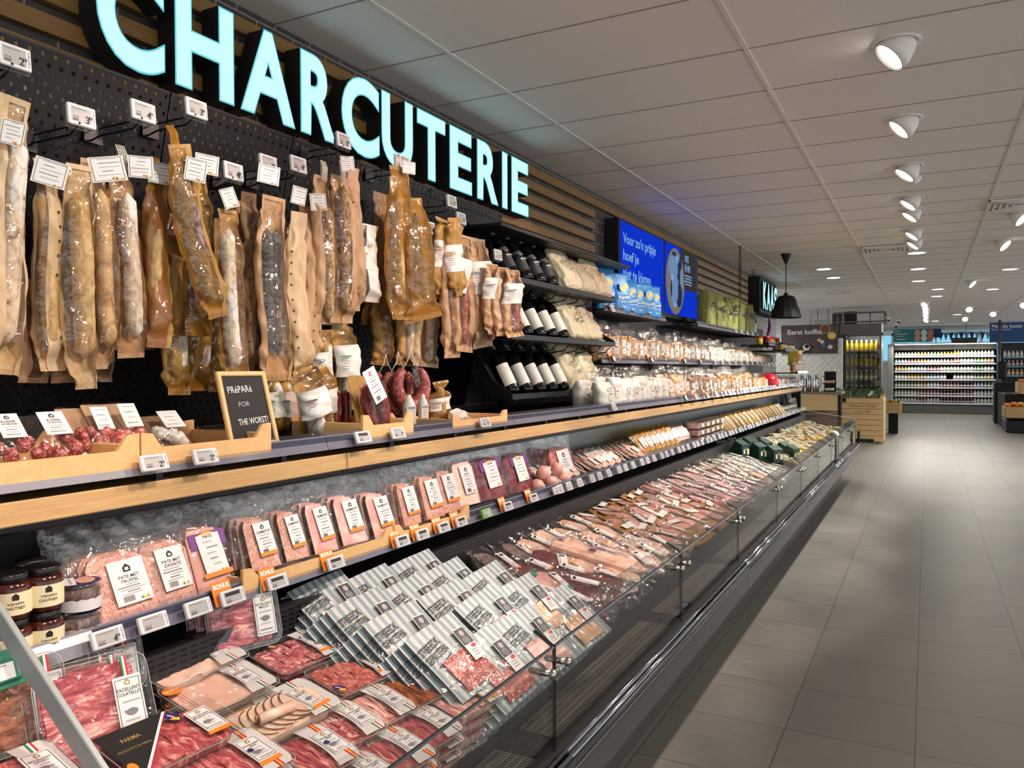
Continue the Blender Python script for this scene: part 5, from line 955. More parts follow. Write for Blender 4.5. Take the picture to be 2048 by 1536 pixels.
def tub(x, y, z, m, label, w=.15, d=.11, h=.05):
    k = ('tub', m)
    if k in PROTO: return dup(PROTO[k], T(x, y, z), label)
    r = PROTO[k] = thing('salad_tub', T(x, y, z), label, 'tub', 'stacked plastic tubs'); b = B(); b.rr(d, w, .02, h*.86, m, None, 4, 0, 0, .002, .006); b.obj('contents', r); b = B(); b.rr(d+.006, w+.006, .022, h*.9, 'tray_plastic', None, 4, 0, 0, 0, .006); b.rr(d+.012, w+.012, .024, .004, 'tray_plastic', None, 4, 0, 0, h*.9); b.obj('tub', r); b = B(); card(b, w*.5, h*.6, None, lines=3); b.obj('label', r, T(d/2+.004, .02, h*.5) @ FACE_X); return r
for i in range(3):
    for k in range(3): tub(-1.62, 6.2+.17*i, SZ+.056*k, 'ham_pink' if i < 1 else 'spread_pink', 'clear tub of pink filling on the cold shelf, %s column, %s layer up' % (nth(i), nth(k)))
for i in range(2):
    for k in range(3): tub(-1.63, 6.75+.17*i, SZ+.056*k, 'chicken', 'clear tub of orange filling beside the cheese wedges, %s column, %s layer up' % (nth(i), nth(k)))
def wedge(M, m, label, group='cheese wedges on the cold shelf', w=.11, l=.15, h=.045, seed=0, cat='cheese'):
    k = ('wedge', m, w, seed)
    if k in PROTO: return dup(PROTO[k], M, label)
    r = PROTO[k] = thing('cheese_wedge', M, label, cat, group); b = B(); b.prism([(-l/2, -w/2), (l/2, -w*.18), (l/2, w*.18), (-l/2, w/2)], h, m, None, 0, m); b.obj('cheese', r); b = B(); b.prism([(-l/2-.004, -w/2-.004), (l/2+.012, -w*.18-.006), (l/2+.012, w*.18+.006), (-l/2-.004, w/2+.004)], h+.004, 'clear_film', None, -.001); b.obj('wrapper', r); b = B(); card(b, w*.42, l*.45, None, lines=3, seed=seed); b.obj('label', r, T(-l*.1, 0, h+.005, 0, 0, PI/2)); return r
y = 7.15; k = 0
while y < 10.4:
    for row in range(2): wedge(T(-1.64-.1*row, y+.03*row, SZ+.055, .15*math.sin(k*3), .85, .15), ('cheese_yellow', 'cheese_pale', 'cheese_yellow', 'cheese_orange')[(k*7+row) % 4], lab(('front' if not row else 'back')+' row wrapped cheese wedge leaning on the cold shelf', 'from the left'), seed=(k+row) % 2)
    y += .1; k += 1
for i in range(6):
    for k in range(2): 
        q = tub(-1.64, 10.45+.17*i, SZ+.056*k, 'cheese_white' if i % 2 else 'cheese_pale', 'clear tub of pale cheese at the far cold shelf, %s column, %s layer up' % (nth(i), nth(k)))
for i in range(5): r = thing('cow_print_bag', T(-1.66-.07*(i % 2), 11.3+.13*i, SZ+.11*(i < 2), 0, -.2, -.3), lab('black and white spotted pouch at the end of the cold shelf', 'from the left'), 'pouch', 'spotted pouches'); b = B(); pouch(b, .12, .18, .06, 'card_white' if i % 2 else 'mid_grey_metal', 90+i); b.obj('pouch', r); b = B(); [b.ellipse(.02, .014, 'ink', T(.034, -.03+.03*k, .06+.03*((k*2) % 3)) @ FACE_X, 10) for k in range(3)]; b.obj('spots', r)
# ------------------------------------------------------------------ meat trays in the well nearest the camera
SL = math.atan(DKS)
def deckM(x, y, lift=0, rz=0, tilt=None):
    return T(x, y, DKZ+DKS*(DKX-x)+lift, 0, 0, 0) @ Matrix.Rotation(SL if tilt is None else tilt, 4, 'Y') @ Matrix.Rotation(rz, 4, 'Z')
def meat_top(b, kind, L, W, z, seed):
    rg = random.Random(seed)
    if kind == 'porchetta':
        for k in range(6): b.rr(W*.72-.004*k, L*.34, .045, .003, 'porchetta', T(rg.uniform(-.004, .004), -L*.20+.022*k, z+.0022*k, .08), 6, top='porchetta'); b.tube([(-(W*.36)*math.cos(a)*(1-.01*k), -L*.20+.022*k-L*.17*math.sin(a), z+.0022*k+.003) for a in [PI*.05+PI*.9*q/14 for q in range(15)]], .0014, 'rind', 5)
        b.tube([(W*.05, -L*.30, z+.018), (W*.12, L*.05, z+.022)], [.011, .013], 'porchetta', 10); b.tube([(W*.05, -L*.30, z+.018), (W*.055, -L*.29, z+.018)], .0118, 'rind', 10)
    elif kind == 'mortadella':
        for k in range(4): b.grid(lambda u, v, k=k: ((u-.5)*W*.78+.003*k, -L*.40+L*.52*v+.006*k, z+.0015*k+.003*math.sin(u*5+k)*v*v+.0015*math.sin(v*9)), 10, 10, 'mortadella')
    elif kind in ('coppa', 'pancetta'):
        for k in range(5): b.grid(lambda u, v, k=k: ((u-.5)*W*(.70+.08*(k % 2)), -L*.42+L*(.16*k*.9)+L*.24*v, z+.0012*k+.0022*math.sin(u*9+k*2)+.004*v*(1-v)), 14, 6, kind)
    else:
        for k in range(4): b.grid(lambda u, v, k=k: ((u-.5)*W*.74+(k-1.5)*.008, -L*.42+L*.12*k+L*.28*v, z+.0012*k+.0018*math.sin(u*14+v*5+k*3)+.0018*math.sin(u*5-v*11)+.002*v), 16, 8, kind)
def meat_tray(M, label, kind, L=.25, W=.155, flag='it', title='EXCELLENT', title2=None, orange=True, sticker=None, h=.028, layers=3, seed=0, cardrot=0, band=True, small=False, bonus=False):
    """L along y, W along x; film printed white at the far end"""
    first = None
    for q in range(layers):
        Mq = M @ T(.004*((q*7) % 3-1), .005*((q*5) % 3-1), -q*(h+.004))
        L_ = label if q == 0 else 'clear tray, %s below the %s' % (nth(q-1), ' '.join(label.split()[:10]))
        L_ = ' '.join(L_.split()[:16])
        if first is not None: dup(first, Mq, L_); continue
        r = first = thing('meat_tray', Mq, L_, 'meat tray', 'clear trays of sliced meat')
        b = B()
        b.rr(W-.02, L-.02, .02, h-.002, 'tray_plastic', None, 5, 0, 0, -h, 0, None, (0, 0)); b.flange(W, L, .024, .011, 'stiff_film', -.001, 5); b.flange(W, L, .024, .0015, 'case_liner', .0005, 5); b.obj('tray', r)
        b = B(); b.rr(W*.80, L*.80, .02, h*.62, kind, None, 4, 0, -L*.03, -h+.002); meat_top(b, kind, L, W, -h*.36+.0005, seed); b.obj('sliced_meat', r)
        b = B(); b.rr(W-.008, L-.008, .022, .0012, 'clear_film', None, 5, 0, 0, .002, 0, None, (0, 1)); b.obj('top_film', r)
        if band:
            b = B(); y0 = L*.12 if not small else -L*.02; vs = [(-(W-.012)/2+(W-.012)*i/12, y0-.012*math.sin(PI*i/12)*(-1), .0042) for i in range(13)]+[((W-.012)/2-(W-.012)*i/12, L/2-.008-(.012 if i in (0, 12) else .003 if i in (1, 11) else 0), .0042) for i in range(13)]
            b.add(vs, [tuple(range(26))], 'white_band'); cols = {'it': ('flag_green', 'flag_white', 'flag_red'), 'es': ('flag_red', 'flag_yellow', 'flag_red')}[flag]
            for i, cc in enumerate(cols): b.quad(W*.94, .0042, cc, None, 0, L*.30+.0042*(i-1), .0049)
            b.obj('printed_band', r)
        b = B(); card(b, .052, .082, None, lines=4, frame=True, title=title, title2=title2, logo='gold_ink', seed=seed, th=.062)
        b.ellipse(.010, .006, 'ink_soft', None, 12, -.006, -.012, .0025); b.quad(.022, .006, 'ink_pale', None, 0, -.012, .0022)
        if flag == 'es' and seed % 2: b.ellipse(.007, .007, 'navy', None, 14, -.014, .0, .0026)
        Mc = T(.0, L*.27, .0052) @ Matrix.Rotation(PI/2+cardrot, 4, 'Z')
        if orange: b.prism([(-.026, -.041), (.026, -.041), (.026, -.052), (-.03, -.052)], .0008, 'bonus_orange')
        b.obj('label', r, Mc)
        if sticker:
            b = B(); b.ellipse(.020, .0125, 'navy', None, 20); b.add([(0, -.012, .0006), (.018, -.005, .0006), (.014, .004, .0006), (.002, -.002, .0006)], [(0, 1, 2, 3)], 'flag_yellow'); b.quad(.016, .003, 'card_white', None, -.004, .0, .0008); b.obj('sticker', r, T(sticker[0]*W, sticker[1]*L, .0045, 0, 0, .5))
        if bonus: b = B(); b.ellipse(.024, .016, 'bonus_orange', None, 20); b.text('BONUS', .007, 'bonus_white', None, 0, 0, .0006, .03, w=.034); b.obj('bonus_sticker', r, T(-W*.3, -L*.40, .0045, 0, 0, PI/2))
    return first
def TP(px, py, lift=0.0, rz=0, tilt=None):
    p = ondeck(px, py, DKX, DKZ+lift, DKS); return deckM(p.x, p.y, lift, rz, tilt)
meat_tray(TP(448, 1372, .02, -.04), 'tray of pale mortadella with orange round bonus sticker', 'mortadella', title2='MORTADELLA', orange=False, layers=3, seed=1, bonus=True)
meat_tray(TP(570, 1418, .03, -.05), 'tray of rolled porchetta slices with brown rind edges', 'porchetta', .27, .155, title2='PORCHETTA', layers=4, seed=2, cardrot=.1)
meat_tray(TP(600, 1300, .015, -.04), 'tray of red coppa with navy and yellow sticker beside the striped packs', 'coppa', .24, .155, title2='COPPA', sticker=(-.36, -.2), layers=3, seed=3)
meat_tray(TP(715, 1340, .015, -.08), 'tray of brick-red chorizo slices between coppa and spicy sausage', 'salami_slice', .24, .15, 'es', title2='CHORIZO', sticker=(.3, -.42), layers=3, seed=4)
meat_tray(TP(838, 1372, .01, -.1), 'tray of dark red marbled strips with browned edge', 'speck_brown', .24, .15, 'es', title2='CHORIZO', layers=3, seed=5)
meat_tray(TP(935, 1392, .0, -.12), 'tray of pale pancetta against the front glass', 'pancetta', .2, .14, title2='PANCETTA', layers=4, seed=6)
meat_tray(TP(385, 1318, .035, .0), 'greyish shaded tray at the back under the shelf edge', 'ham_pale', .26, .16, title2='PROSCIUTTO', orange=False, layers=3, seed=7)
meat_tray(TP(357, 1468, .055, -.06), 'tray of raw ham with black and gold corner print', 'prosciutto', .27, .16, title2='PROSCIUTTO', sticker=(-.3, .1), layers=4, seed=8, band=False)
meat_tray(TP(765, 1408, .005, -.1), 'small tray of pink streaky ham with square white label', 'pancetta', .15, .15, title2='SPECK', orange=False, layers=3, seed=9, small=True)
meat_tray(TP(698, 1445, .01, -.12), 'small tray of folded coppa right of the porchetta', 'coppa', .15, .15, title2='COPPA', orange=False, layers=3, seed=10, small=True)
meat_tray(TP(862, 1452, -.01, -.12), 'small tray of dark ham below the streaky ham', 'prosciutto', .15, .14, title2='CRUDO', orange=False, layers=3, seed=11, small=True)
meat_tray(TP(640, 1500, .01, -.1), 'small tray of serrano ham with blue round seal on its label', 'prosciutto', .15, .16, 'es', title2='JAMON', orange=False, layers=3, seed=13, small=True)
meat_tray(TP(800, 1500, -.01, -.12), 'small tray of serrano ham touching the glass edge line', 'prosciutto', .15, .15, 'es', title2='JAMON', orange=False, layers=3, seed=12, small=True)
meat_tray(TP(470, 1525, .03, -.08), 'big tray of serrano ham at the bottom photo edge', 'prosciutto', .22, .16, 'es', title2='JAMON', layers=3, seed=15)
meat_tray(TP(735, 1555, -.01, -.1), 'lowest tray with italian stripe at the bottom photo edge', 'coppa', .15, .15, title2='COPPA', orange=False, layers=3, seed=16, small=True)
meat_tray(TP(30, 1560, .09, -.1), 'tray with italian stripe in the bottom left corner', 'prosciutto', .2, .16, title2='CRUDO', layers=2, seed=18); meat_tray(T(-1.60, .78, .90, 0, .2, -.1), 'white-filmed tray with orange strip at the left photo edge', 'prosciutto', .16, .16, title2='CRUDO', layers=2, seed=20)
# black corner print of the raw ham tray
b = B(); b.add([(-.075, -.13, 0), (.075, -.13, 0), (.075, -.115, 0), (-.075, .02, 0)], [(0, 1, 2, 3)], 'matte_black'); b.add([(.075, -.115, 0), (.075, -.108, 0), (-.075, .027, 0), (-.075, .02, 0)], [(0, 1, 2, 3)], 'flag_white'); b.add([(.075, -.108, .0002), (.075, -.105, .0002), (-.075, .030, .0002), (-.075, .027, .0002)], [(0, 1, 2, 3)], 'flag_red')
b.text('PARMA', .012, 'gold_ink', T(-.035, -.075, .0006, 0, 0, PI/2), w=.04, bold=.01); b.text('PROSCIUTTO DI PARMA', .007, 'gold_ink', T(-.005, -.085, .0006, 0, 0, PI/2), w=.07); b.ellipse(.013, .009, 'bonus_orange', None, 14, .045, -.122, .0006)
tr = [o for o in bpy.data.objects if o.get('label', '').startswith('tray of raw ham with black and gold')][0]; b.obj('corner_print', tr, T(0, 0, .0052))
# trays standing upright against the back
def standing(p, label, kind, w, h, lean, yaw, n_, title, flag='it', sticker=None, dx=-.028):
    first = None
    for q in range(n_):
        M = T(p[0]+dx*q, p[1]-.006*q, p[2], 0, -lean, yaw) @ FACE_X @ T(0, h/2, 0)
        L_ = label if q == 0 else '%s, %s behind it' % (' '.join(label.split()[:10]), nth(q-1))
        if first: dup(first, M, L_); continue
        r = first = thing('meat_tray', M, L_, 'meat tray', 'trays standing upright at the back'); b = B(); b.rr(w-.016, h-.016, .025, .02, 'tray_plastic', None, 5, 0, 0, -.022, 0, None, (1, 0)); b.flange(w, h, .03, .01, 'stiff_film', -.001, 5); b.flange(w, h, .03, .0015, 'case_liner', .0005, 5); b.obj('tray', r)
        b = B(); b.rr(w*.82, h*.86, .02, .006, kind, None, 4, -w*.04, 0, -.014); b.grid(lambda u, v: (-w*.04+(u-.5)*w*.78, (v-.5)*h*.82, -.006+.004*math.sin(u*15+v*4)+.003*math.sin(v*17-u*6)), 16, 12, kind); b.obj('sliced_meat', r)
        b = B(); b.rr(w-.01, h-.01, .028, .001, 'clear_film', None, 5, 0, 0, .002, 0, None, (0, 1)); b.obj('top_film', r)
        b = B(); card(b, .055, h*.62, None, lines=4, frame=True, title='EXCELLENT', title2=title, logo='gold_ink', th=.055); b.ellipse(.012, .007, 'ink_soft', None, 12, 0, -.01, .0025)
        cols = ('flag_green', 'flag_white', 'flag_red') if flag == 'it' else ('flag_red', 'flag_yellow', 'flag_red')
        for i, cc in enumerate(cols): b.quad(.004, h*.2, cc, None, .004*(i-1), h*.41, .0014)
        b.obj('label', r, T(w*.28, -h*.04, .0035))
        if sticker: b = B(); b.ellipse(.013, .017, 'navy', None, 18); b.quad(.018, .006, 'flag_yellow', None, 0, -.008, .0006); b.obj('sticker', r, T(-w*.2, h*.25, .0042))
p = at(215, 1528, x=-1.42); standing((p.x, p.y, p.z), 'upright tray of dark red culatello facing the aisle behind the steel trim', 'prosciutto', .22, .2, .45, -.25, 4, 'CULATELLO')
p = at(205, 1400, x=-1.56); standing((p.x, p.y, p.z), 'upright tray with spanish ribbon just behind the culatello', 'prosciutto', .2, .13, .3, -.2, 1, 'JAMON', 'es')
p = at(497, 1300, x=-1.53); standing((p.x, p.y, p.z), 'shaded upright tray of raw ham with brown label beside the striped packs', 'prosciutto', .2, .17, .3, -.3, 3, 'MEZZO', sticker=True)
p = at(60, 1500, x=-1.50); standing((p.x, p.y, p.z), 'upright tray of dark brown dried meat at the left photo edge', 'speck_brown', .16, .17, .35, -.2, 3, 'COPPA')
# ------------------------------------------------------------------ striped packs
n = N('striped_card'); v = n.coord(rnd=False); sx = n.n('ShaderNodeSeparateXYZ'); n.l(v, sx.inputs[0]); wv = n.noise(v, 9, 2)
st = MA('FRACT', MA('DIVIDE', MA('ADD', sx.outputs[0], MA('MULTIPLY', wv, .012)), .026)); n.done(n.bsdf(n.mix(MA('GREATER_THAN', st, .5), 'b9b6b0', '738b92'), .4))
SPACK = {}
def striped(M, label, m, sliced=True):
    if m in SPACK: return dup(SPACK[m], M, label)
    w, h = .205, .225; r = SPACK[m] = thing('striped_meat_pack', M, label, 'meat pack', 'grey and blue striped meat packs')
    b = B(); rg = random.Random(len(m)); b.grid(lambda u, v: ((u-.5)*w, v*h, .002*math.sin(u*7+v*5)), 10, 10, 'striped_card'); b.grid(lambda u, v: ((.5-u)*w, v*h, -.006+.002*math.sin(v*5)), 4, 4, 'stripe_blue'); b.obj('striped_card', r)
    b = B(); b.grid(lambda u, v: (-.02+(u-.5)*w*.62+.1*w, .012+v*h*.46, .006+.003*math.sin(u*30 if sliced else v*6)+.002*math.sin(v*8)), 22, 8, m); b.rr(w*.6, h*.45, .01, .006, m, T(-.02+.1*w, .012+h*.23, -.001)); b.obj('meat_slices', r)
    b = B(); b.grid(lambda u, v: ((u-.5)*w*1.04, -.004+v*h*.62, .011+.002*math.sin(u*19+v*11)), 12, 10, 'clear_film'); b.obj('clear_window', r)
    b = B(); Mx = T(-w*.27, h*.70, .004) @ Matrix.Rotation(.12, 4, 'Z'); b.text('STREECK', .024, 'ink', Mx, 0, .015, 0, .012, w=.086); b.text('GENOTEN', .024, 'ink', Mx, 0, -.015, 0, .012, w=.09); b.box((0, -.042, 0), (.07, .0028, .0004), 'ink', 0, Mx @ Matrix.Rotation(.12, 4, 'Z')); b.obj('lettering', r)
    b = B(); Mx = T(w*.25, h*.52, .0135) @ Matrix.Rotation(-.08, 4, 'Z'); b.box((0, 0, 0), (.044, .105, .0006), 'card_white', 0, Mx); b.quad(.039, .052, 'photo_grey', Mx, 0, .023, .001); b.ellipse(.008, .01, 'ink_pale', Mx, 12, .0, .033, .0014); b.ellipse(.013, .012, 'ink_soft', Mx, 12, -.002, .01, .0013); b.ellipse(.009, .006, 'flag_red', Mx, 12, .008, -.012, .0016)
    for k in range(3): b.quad(.022, .002, 'ink_soft', Mx, 0, -.024-.008*k, .001)
    b.obj('photo_card', r); return r
SP = [(640, 1202, 'ham_pale', 'leftmost, under the shelf edge'), (737, 1186, 'pate_pink', 'shaded second in the back row'), (830, 1150, 'speck_brown', 'shaded third in the back row'), (892, 1168, 'ham_pink', 'rightmost of the back row'), (718, 1240, 'chicken', 'front-left with orange slices'), (812, 1205, 'ham_pale', 'middle with a red dot photo card'), (892, 1215, 'biscuit', 'middle with brown striped slices'), (975, 1175, 'ham_pale', 'half hidden behind its neighbours'), (792, 1268, 'cheese_orange', 'front with yellow-orange slices'), (966, 1230, 'pancetta', 'middle with pink ridged slices'), (1040, 1200, 'chicken', 'back right with thin pale slices'), (876, 1298, 'salami_slice', 'front with red speckled sausage'), (1040, 1268, 'ham_pink', 'with smooth pink ham by the glass corner'), (958, 1322, 'salami_slice', 'frontmost with pink speckled sausage against the glass'), (1115, 1222, 'chicken', 'rightmost with browned chicken strips')]
for i, (px, py, m, ds) in enumerate(SP):
    zl = .775 if i not in (13, 12, 14) else .745
    p = ondeck(px, py, DKX, zl, DKS)
    ez = Vector((.62, -.28, .74)).normalized(); ex = Vector((.12, 1, .12)); M0 = basis((0, 0, 0), ex, Vector((-.8, 0, .6)))
    for q in range(6):
        s = .0 if q == 0 else 1
        M = T(p.x-.011*q, p.y-.014*q, p.z-.014*q) @ M0 @ Matrix.Rotation(.03*math.sin(i*3+q), 4, 'Z') @ T(.035, -.155, 0)
        striped(M, ('striped meat pack, '+ds) if q == 0 else 'striped meat pack edge, %s behind the pack %s' % (nth(q-1), ' '.join(ds.split()[:8])), m, m in ('chicken', 'biscuit', 'pancetta'))
r = thing('shelf_sign', T(-1.045, 2.32, .615) @ Matrix.Rotation(-.15, 4, 'Y') @ FACE_X, 'grey strip sign with small striped logo card under the striped packs, seen through the glass', 'sign'); b = B(); b.box((0, 0, 0), (.62, .085, .004), 'dark_grey_metal', .001); b.box((-.27, 0, .003), (.075, .08, .002), 'stripe_white'); b.obj('strip', r)
b = B(); b.text('STREECK', .013, 'ink', None, -.27, .016, .0045, .01, w=.05); b.text('GENOTEN', .013, 'ink', None, -.27, -.004, .0045, .01, w=.052)
for cx in (-.14, .16): b.text('De lekkerste vleeswaren van', .012, 'card_white', None, cx, .016, .0025, .01, w=.16); b.text('topslager uit de buurt.', .012, 'card_white', None, cx, -.008, .0025, .01, w=.13)
b.obj('lettering', r)
# ------------------------------------------------------------------ vacuum packs further along
rg = random.Random(5)
def zone(y, x):
    if y < 3.0: return ('grey raw ham', ('beef_dark',) if rg.random() < .6 else ('prosciutto', 'ham_pink'), 'clear_film', 'flat dark red beef pack') if x > -1.4 else ('', ('salami_dark',), 'clear_film', 'flat greyish sausage pack')
    if y < 3.55: return ('', ('chicken', 'ham_pale'), 'clear_film', 'flat pale roast chicken pack') if x < -1.15 else ('', ('ham_pink', 'ham_pale'), 'clear_film', 'flat coral pink ham pack')
    if y < 4.7:
        if rg.random() < .62 and x < -1.1: return ('', ('pate_pink',), 'brown_pack', 'flat brown paper-backed meat pack')
        return ('', ('ham_pink', 'pancetta'), 'clear_film', 'flat pink ham pack')
    if y < 6.0: return ('', ('ham_pink', 'beef_dark') if rg.random() < .3 else ('ham_pink', 'ham_pink'), 'clear_film', 'flat glossy ham pack')
    if y < 6.5: return ('', ('speck_brown', 'ham_pale'), 'clear_film', 'flat brown smoked meat pack')
    return ('', ('cheese_pale', 'cheese_white'), 'clear_film', 'flat pale cheese pack')
def brown_pack(M, label):
    if 'bp' in PROTO: return dup(PROTO['bp'], M, label)
    r = PROTO['bp'] = thing('brown_meat_pack', M, label, 'meat pack', 'brown paper meat packs'); b = B(); b.grid(lambda u, v: ((v-.5)*.22, (u-.5)*.17, .004+.005*math.sin(u*6)*math.sin(v*5)+.01*math.sin(PI*u)*math.sin(PI*v)), 8, 8, 'brown_pack'); b.grid(lambda u, v: ((v-.5)*.22, (.5-u)*.17, -.004), 2, 2, 'brown_pack'); b.obj('paper_sleeve', r)
    b = B(); b.rr(.07, .10, .02, .004, 'pate_pink', T(.01, -.01, .016)); b.obj('slices', r); b = B(); b.grid(lambda u, v: (.01+(v-.5)*.1, -.01+(u-.5)*.13, .022+.002*math.sin(u*15+v*9)), 8, 8, 'clear_film'); b.obj('clear_window', r); b = B(); card(b, .11, .035, None, lines=2, code=False); b.obj('label', r, T(-.06, .0, .02, 0, 0, PI/2)); return r
XS = [-1.47, -1.35, -1.23, -1.12]
y = 2.50; row = 0
while y < 6.95:
    for ci, x in enumerate(XS):
        if y < 2.82 and (x < -1.25 and y < 2.6): continue
        for lay in range(2):
            z = zone(y, x); xx = x+rg.uniform(-.02, .02); yy = y+rg.uniform(-.02, .02)+(.06 if ci % 2 else 0)
            M = deckM(xx, yy, -.045+.04*(1-lay)+rg.uniform(0, .012), rg.gauss(0, .28), SL+rg.uniform(-.08, .2)) @ Matrix.Rotation(rg.uniform(-.1, .1), 4, 'X')
            L_ = lab(z[3]+(', top layer' if lay == 0 else ', under layer'), 'along the %s row from the back' % nth(ci))
            L_ = ' '.join(L_.split()[:16])
            if z[2] == 'brown_pack': brown_pack(M, L_)
            else: slab_pack('vacuum_pack', 'meat pack' if 'cheese' not in z[3] else 'cheese pack', L_, M, .20, .235, z[1], 'flat packs in the well', film='pack_film', seed=rg.randrange(4), labc=(.5, .16, -.22, .0), thick=.02, wav=.008, rnd=.44, sticker='teal_ink' if rg.random() < .15 else None)
    y += .168; row += 1
for i, (px, py) in enumerate(((1150, 1092), (1215, 1112))):
    p = ondeck(px, py, DKX, DKZ+.05, DKS); r = thing('chicken_block', deckM(p.x, p.y, .04, .1), 'pale wrapped chicken block with purple round sticker, %s of two' % ('left', 'right')[i], 'meat pack'); b = B(); b.box((0, 0, -.01), (.2, .1, .04), 'ham_pale', .012); b.obj('block', r); b = B(); b.grid(lambda u, v: ((u-.5)*.24, (v-.5)*.13, .016+.004*math.sin(u*17+v*8)-.03*(abs(u-.5) > .45)), 12, 10, 'clear_film'); b.obj('wrapper', r); b = B(); b.ellipse(.016, .016, 'purple', None, 16, -.07, .02, .022); b.quad(.02, .006, 'card_white', None, -.07, .02, .0225); b.obj('sticker', r)
# cheese end of the well
for i, (px, py) in enumerate(((1432, 892), (1452, 886), (1478, 900), (1497, 893), (1514, 904), (1526, 896), (1545, 910), (1566, 902), (1580, 908), (1440, 878))):
    p = ondeck(px, py, DKX, DKZ+.03, DKS); r = thing('cheese_box', T(p.x, p.y, p.z-.04, 0, .35, -.5+.1*(i % 3)), lab('dark green wedge box with white print', 'along the cheese end, left to right'), 'cheese box', 'dark green boxes'); b = B(); b.prism([(-.07, 0), (.07, 0), (.03, .11), (-.05, .12)], .13, 'dark_green_box', T(0, .065, 0, PI/2)); b.obj('box', r)
    b = B(); Mx = T(.056, 0, .05, 0, -.35) @ FACE_X; b.quad(.04, .05, 'cheese_pale', Mx, .035, 0); b.quad(.03, .04, 'card_white', Mx, -.03, .005); b.ellipse(.015, .012, 'gold_ink', Mx, 12, 0, .03, .001); b.obj('print', r)
y = 7.55; k = 0
while y < 11.85:
    for ci, x in enumerate((-1.49, -1.38, -1.27, -1.17, -1.08)):
        q = rg.random(); xx, yy = x+rg.uniform(-.02, .02), y+rg.uniform(-.03, .03); M = deckM(xx, yy, -.03+rg.uniform(0, .03), rg.uniform(-PI, PI), SL+rg.uniform(-.2, .35)); pl = 'along the %s row from the back' % nth(ci)
        m = ('cheese_yellow', 'cheese_pale', 'cheese_pale', 'cheese_yellow', 'cheese_white', 'cheese_orange')[min(5, int(rg.random()*5.4))]
        if q < .45: wedge(M, m, lab('wrapped %s cheese wedge' % {'cheese_yellow': 'yellow', 'cheese_pale': 'pale', 'cheese_white': 'white', 'cheese_orange': 'orange'}[m], pl), 'loose cheeses at the far end of the well', .10, .14, .04, k % 2)
        elif q < .85: slab_pack('cheese_slices', 'cheese pack', lab('flat pack of pale sliced cheese', pl), M, .13, .17, (('cheese_yellow', 'cheese_pale', 'cheese_white')[k % 3],), 'sliced cheese packs', seed=k % 2+30, thick=.016, rnd=.06, labc=(.4, .2, -.2, 0))
        else:
            kk = ('rt', k % 2); L_ = lab('round tub of soft white cheese', pl); Mt = T(xx, yy, DKZ+DKS*(DKX-xx)-.03)
            if kk in PROTO: dup(PROTO[kk], Mt, L_)
            else: r = PROTO[kk] = thing('cheese_tub', Mt, L_, 'cheese tub', 'round cheese tubs'); b = B(); b.lathe([(.042, 0), (.047, .05), (.05, .052), (.05, .058)], 'tray_plastic', None, 20); b.obj('tub', r); b = B(); b.lathe([(.04, .003), (.044, .048)], 'cheese_pale', None, 18); b.obj('contents', r); b = B(); b.ellipse(.044, .044, 'card_white', None, 20, 0, 0, .0585); b.quad(.05, .012, 'nutri_green', None, 0, .01, .059); b.obj('lid_label', r)
    y += .112; k += 1
r = thing('folded_cloth', T(GX, 9.55, GZ), 'grey cloth hung over the front glass near the far end', 'cloth')
b = B(); b.grid(lambda u, v: (.008+.006*math.sin(u*9)*v+(.0 if v > .06 else -.05*(.06-v)/.06*1.6), (u-.5)*.30, .035*(v < .08)*(1-v/.08)-.34*v), 18, 16, 'mid_grey_metal'); b.grid(lambda u, v: (.012-.09*v, (u-.4)*.2, .01+.04*v*(1-v)*4), 6, 6, 'paper_white'); b.obj('cloth', r)
# ------------------------------------------------------------------ coffee corner, juice fridge, plant crate
struct(B().box((-2.6, 18.29, 1.1), (2.0, .1, 2.2), 'chevron_tile').obj('wall_coffee_corner'))
r = thing('coffee_poster', T(-2.27, 18.22, 2.19), 'dark brown poster with coffee cup picture and white words Eerst koffie', 'poster')
b = B(); b.box((0, 0, 0), (1.15, .03, .62), 'black_metal'); b.obj('board', r)
plain('poster_brown', '4f4440', .5, 0, .25, 3); plain('coffee_brown', '6b4630', .5)
b = B(); Mx = T(0, -.016, 0, PI/2); b.quad(1.13, .6, 'poster_brown', Mx); b.text('Eerst koffie.', .11, 'card_white', Mx, -.08, .16, .002, .03, w=.72)
for (x, y, rx, m) in ((.33, .22, .11, 'pate_pink'), (.33, .22, .095, 'coffee_brown'), (.46, .07, .085, 'cheese_yellow'), (.21, -.02, .045, 'spread_pink'), (.27, -.06, .04, 'cheese_pale'), (.29, -.13, .045, 'blue_ink'), (.36, -.12, .03, 'dark_green_box'), (.43, -.17, .05, 'stripe_white')): b.ellipse(rx, rx*.9, m, Mx, 18, x, y, .003+rx*.002+(.002 if m == 'coffee_brown' else 0))
b.add([(-.24, -.27, .003), (.02, -.30, .003), (.12, -.14, .003), (-.13, -.08, .003)], [(0, 1, 2, 3)], 'ink', Mx); b.ellipse(.075, .07, 'card_white', Mx, 18, -.05, -.17, .005); b.ellipse(.05, .045, 'ink', Mx, 16, -.04, -.15, .006); b.quad(.1, .03, 'crate_wood', Mx, -.14, -.25, .005)
b.obj('print', r)
r = thing('coffee_counter', T(-1.98, 17.1, 0), 'wooden counter with open shelf below the thermos flasks', 'counter'); b = B(); b.box((0, 0, 1.07), (1.0, .8, .05), 'dark_wood', .006); b.obj('worktop', r)
for s in (-1, 1): b = B(); b.box((s*.46, -.35, .52), (.06, .06, 1.04), 'black_metal', .004); b.obj('leg', r)
b = B(); b.box((0, -.36, .88), (.88, .03, .3), 'crate_wood', .004); b.box((0, -.1, .66), (.88, .5, .04), 'dark_wood'); b.box((0, .3, .5), (.9, .03, .95), 'dark_wood'); b.obj('drawer_front', r)
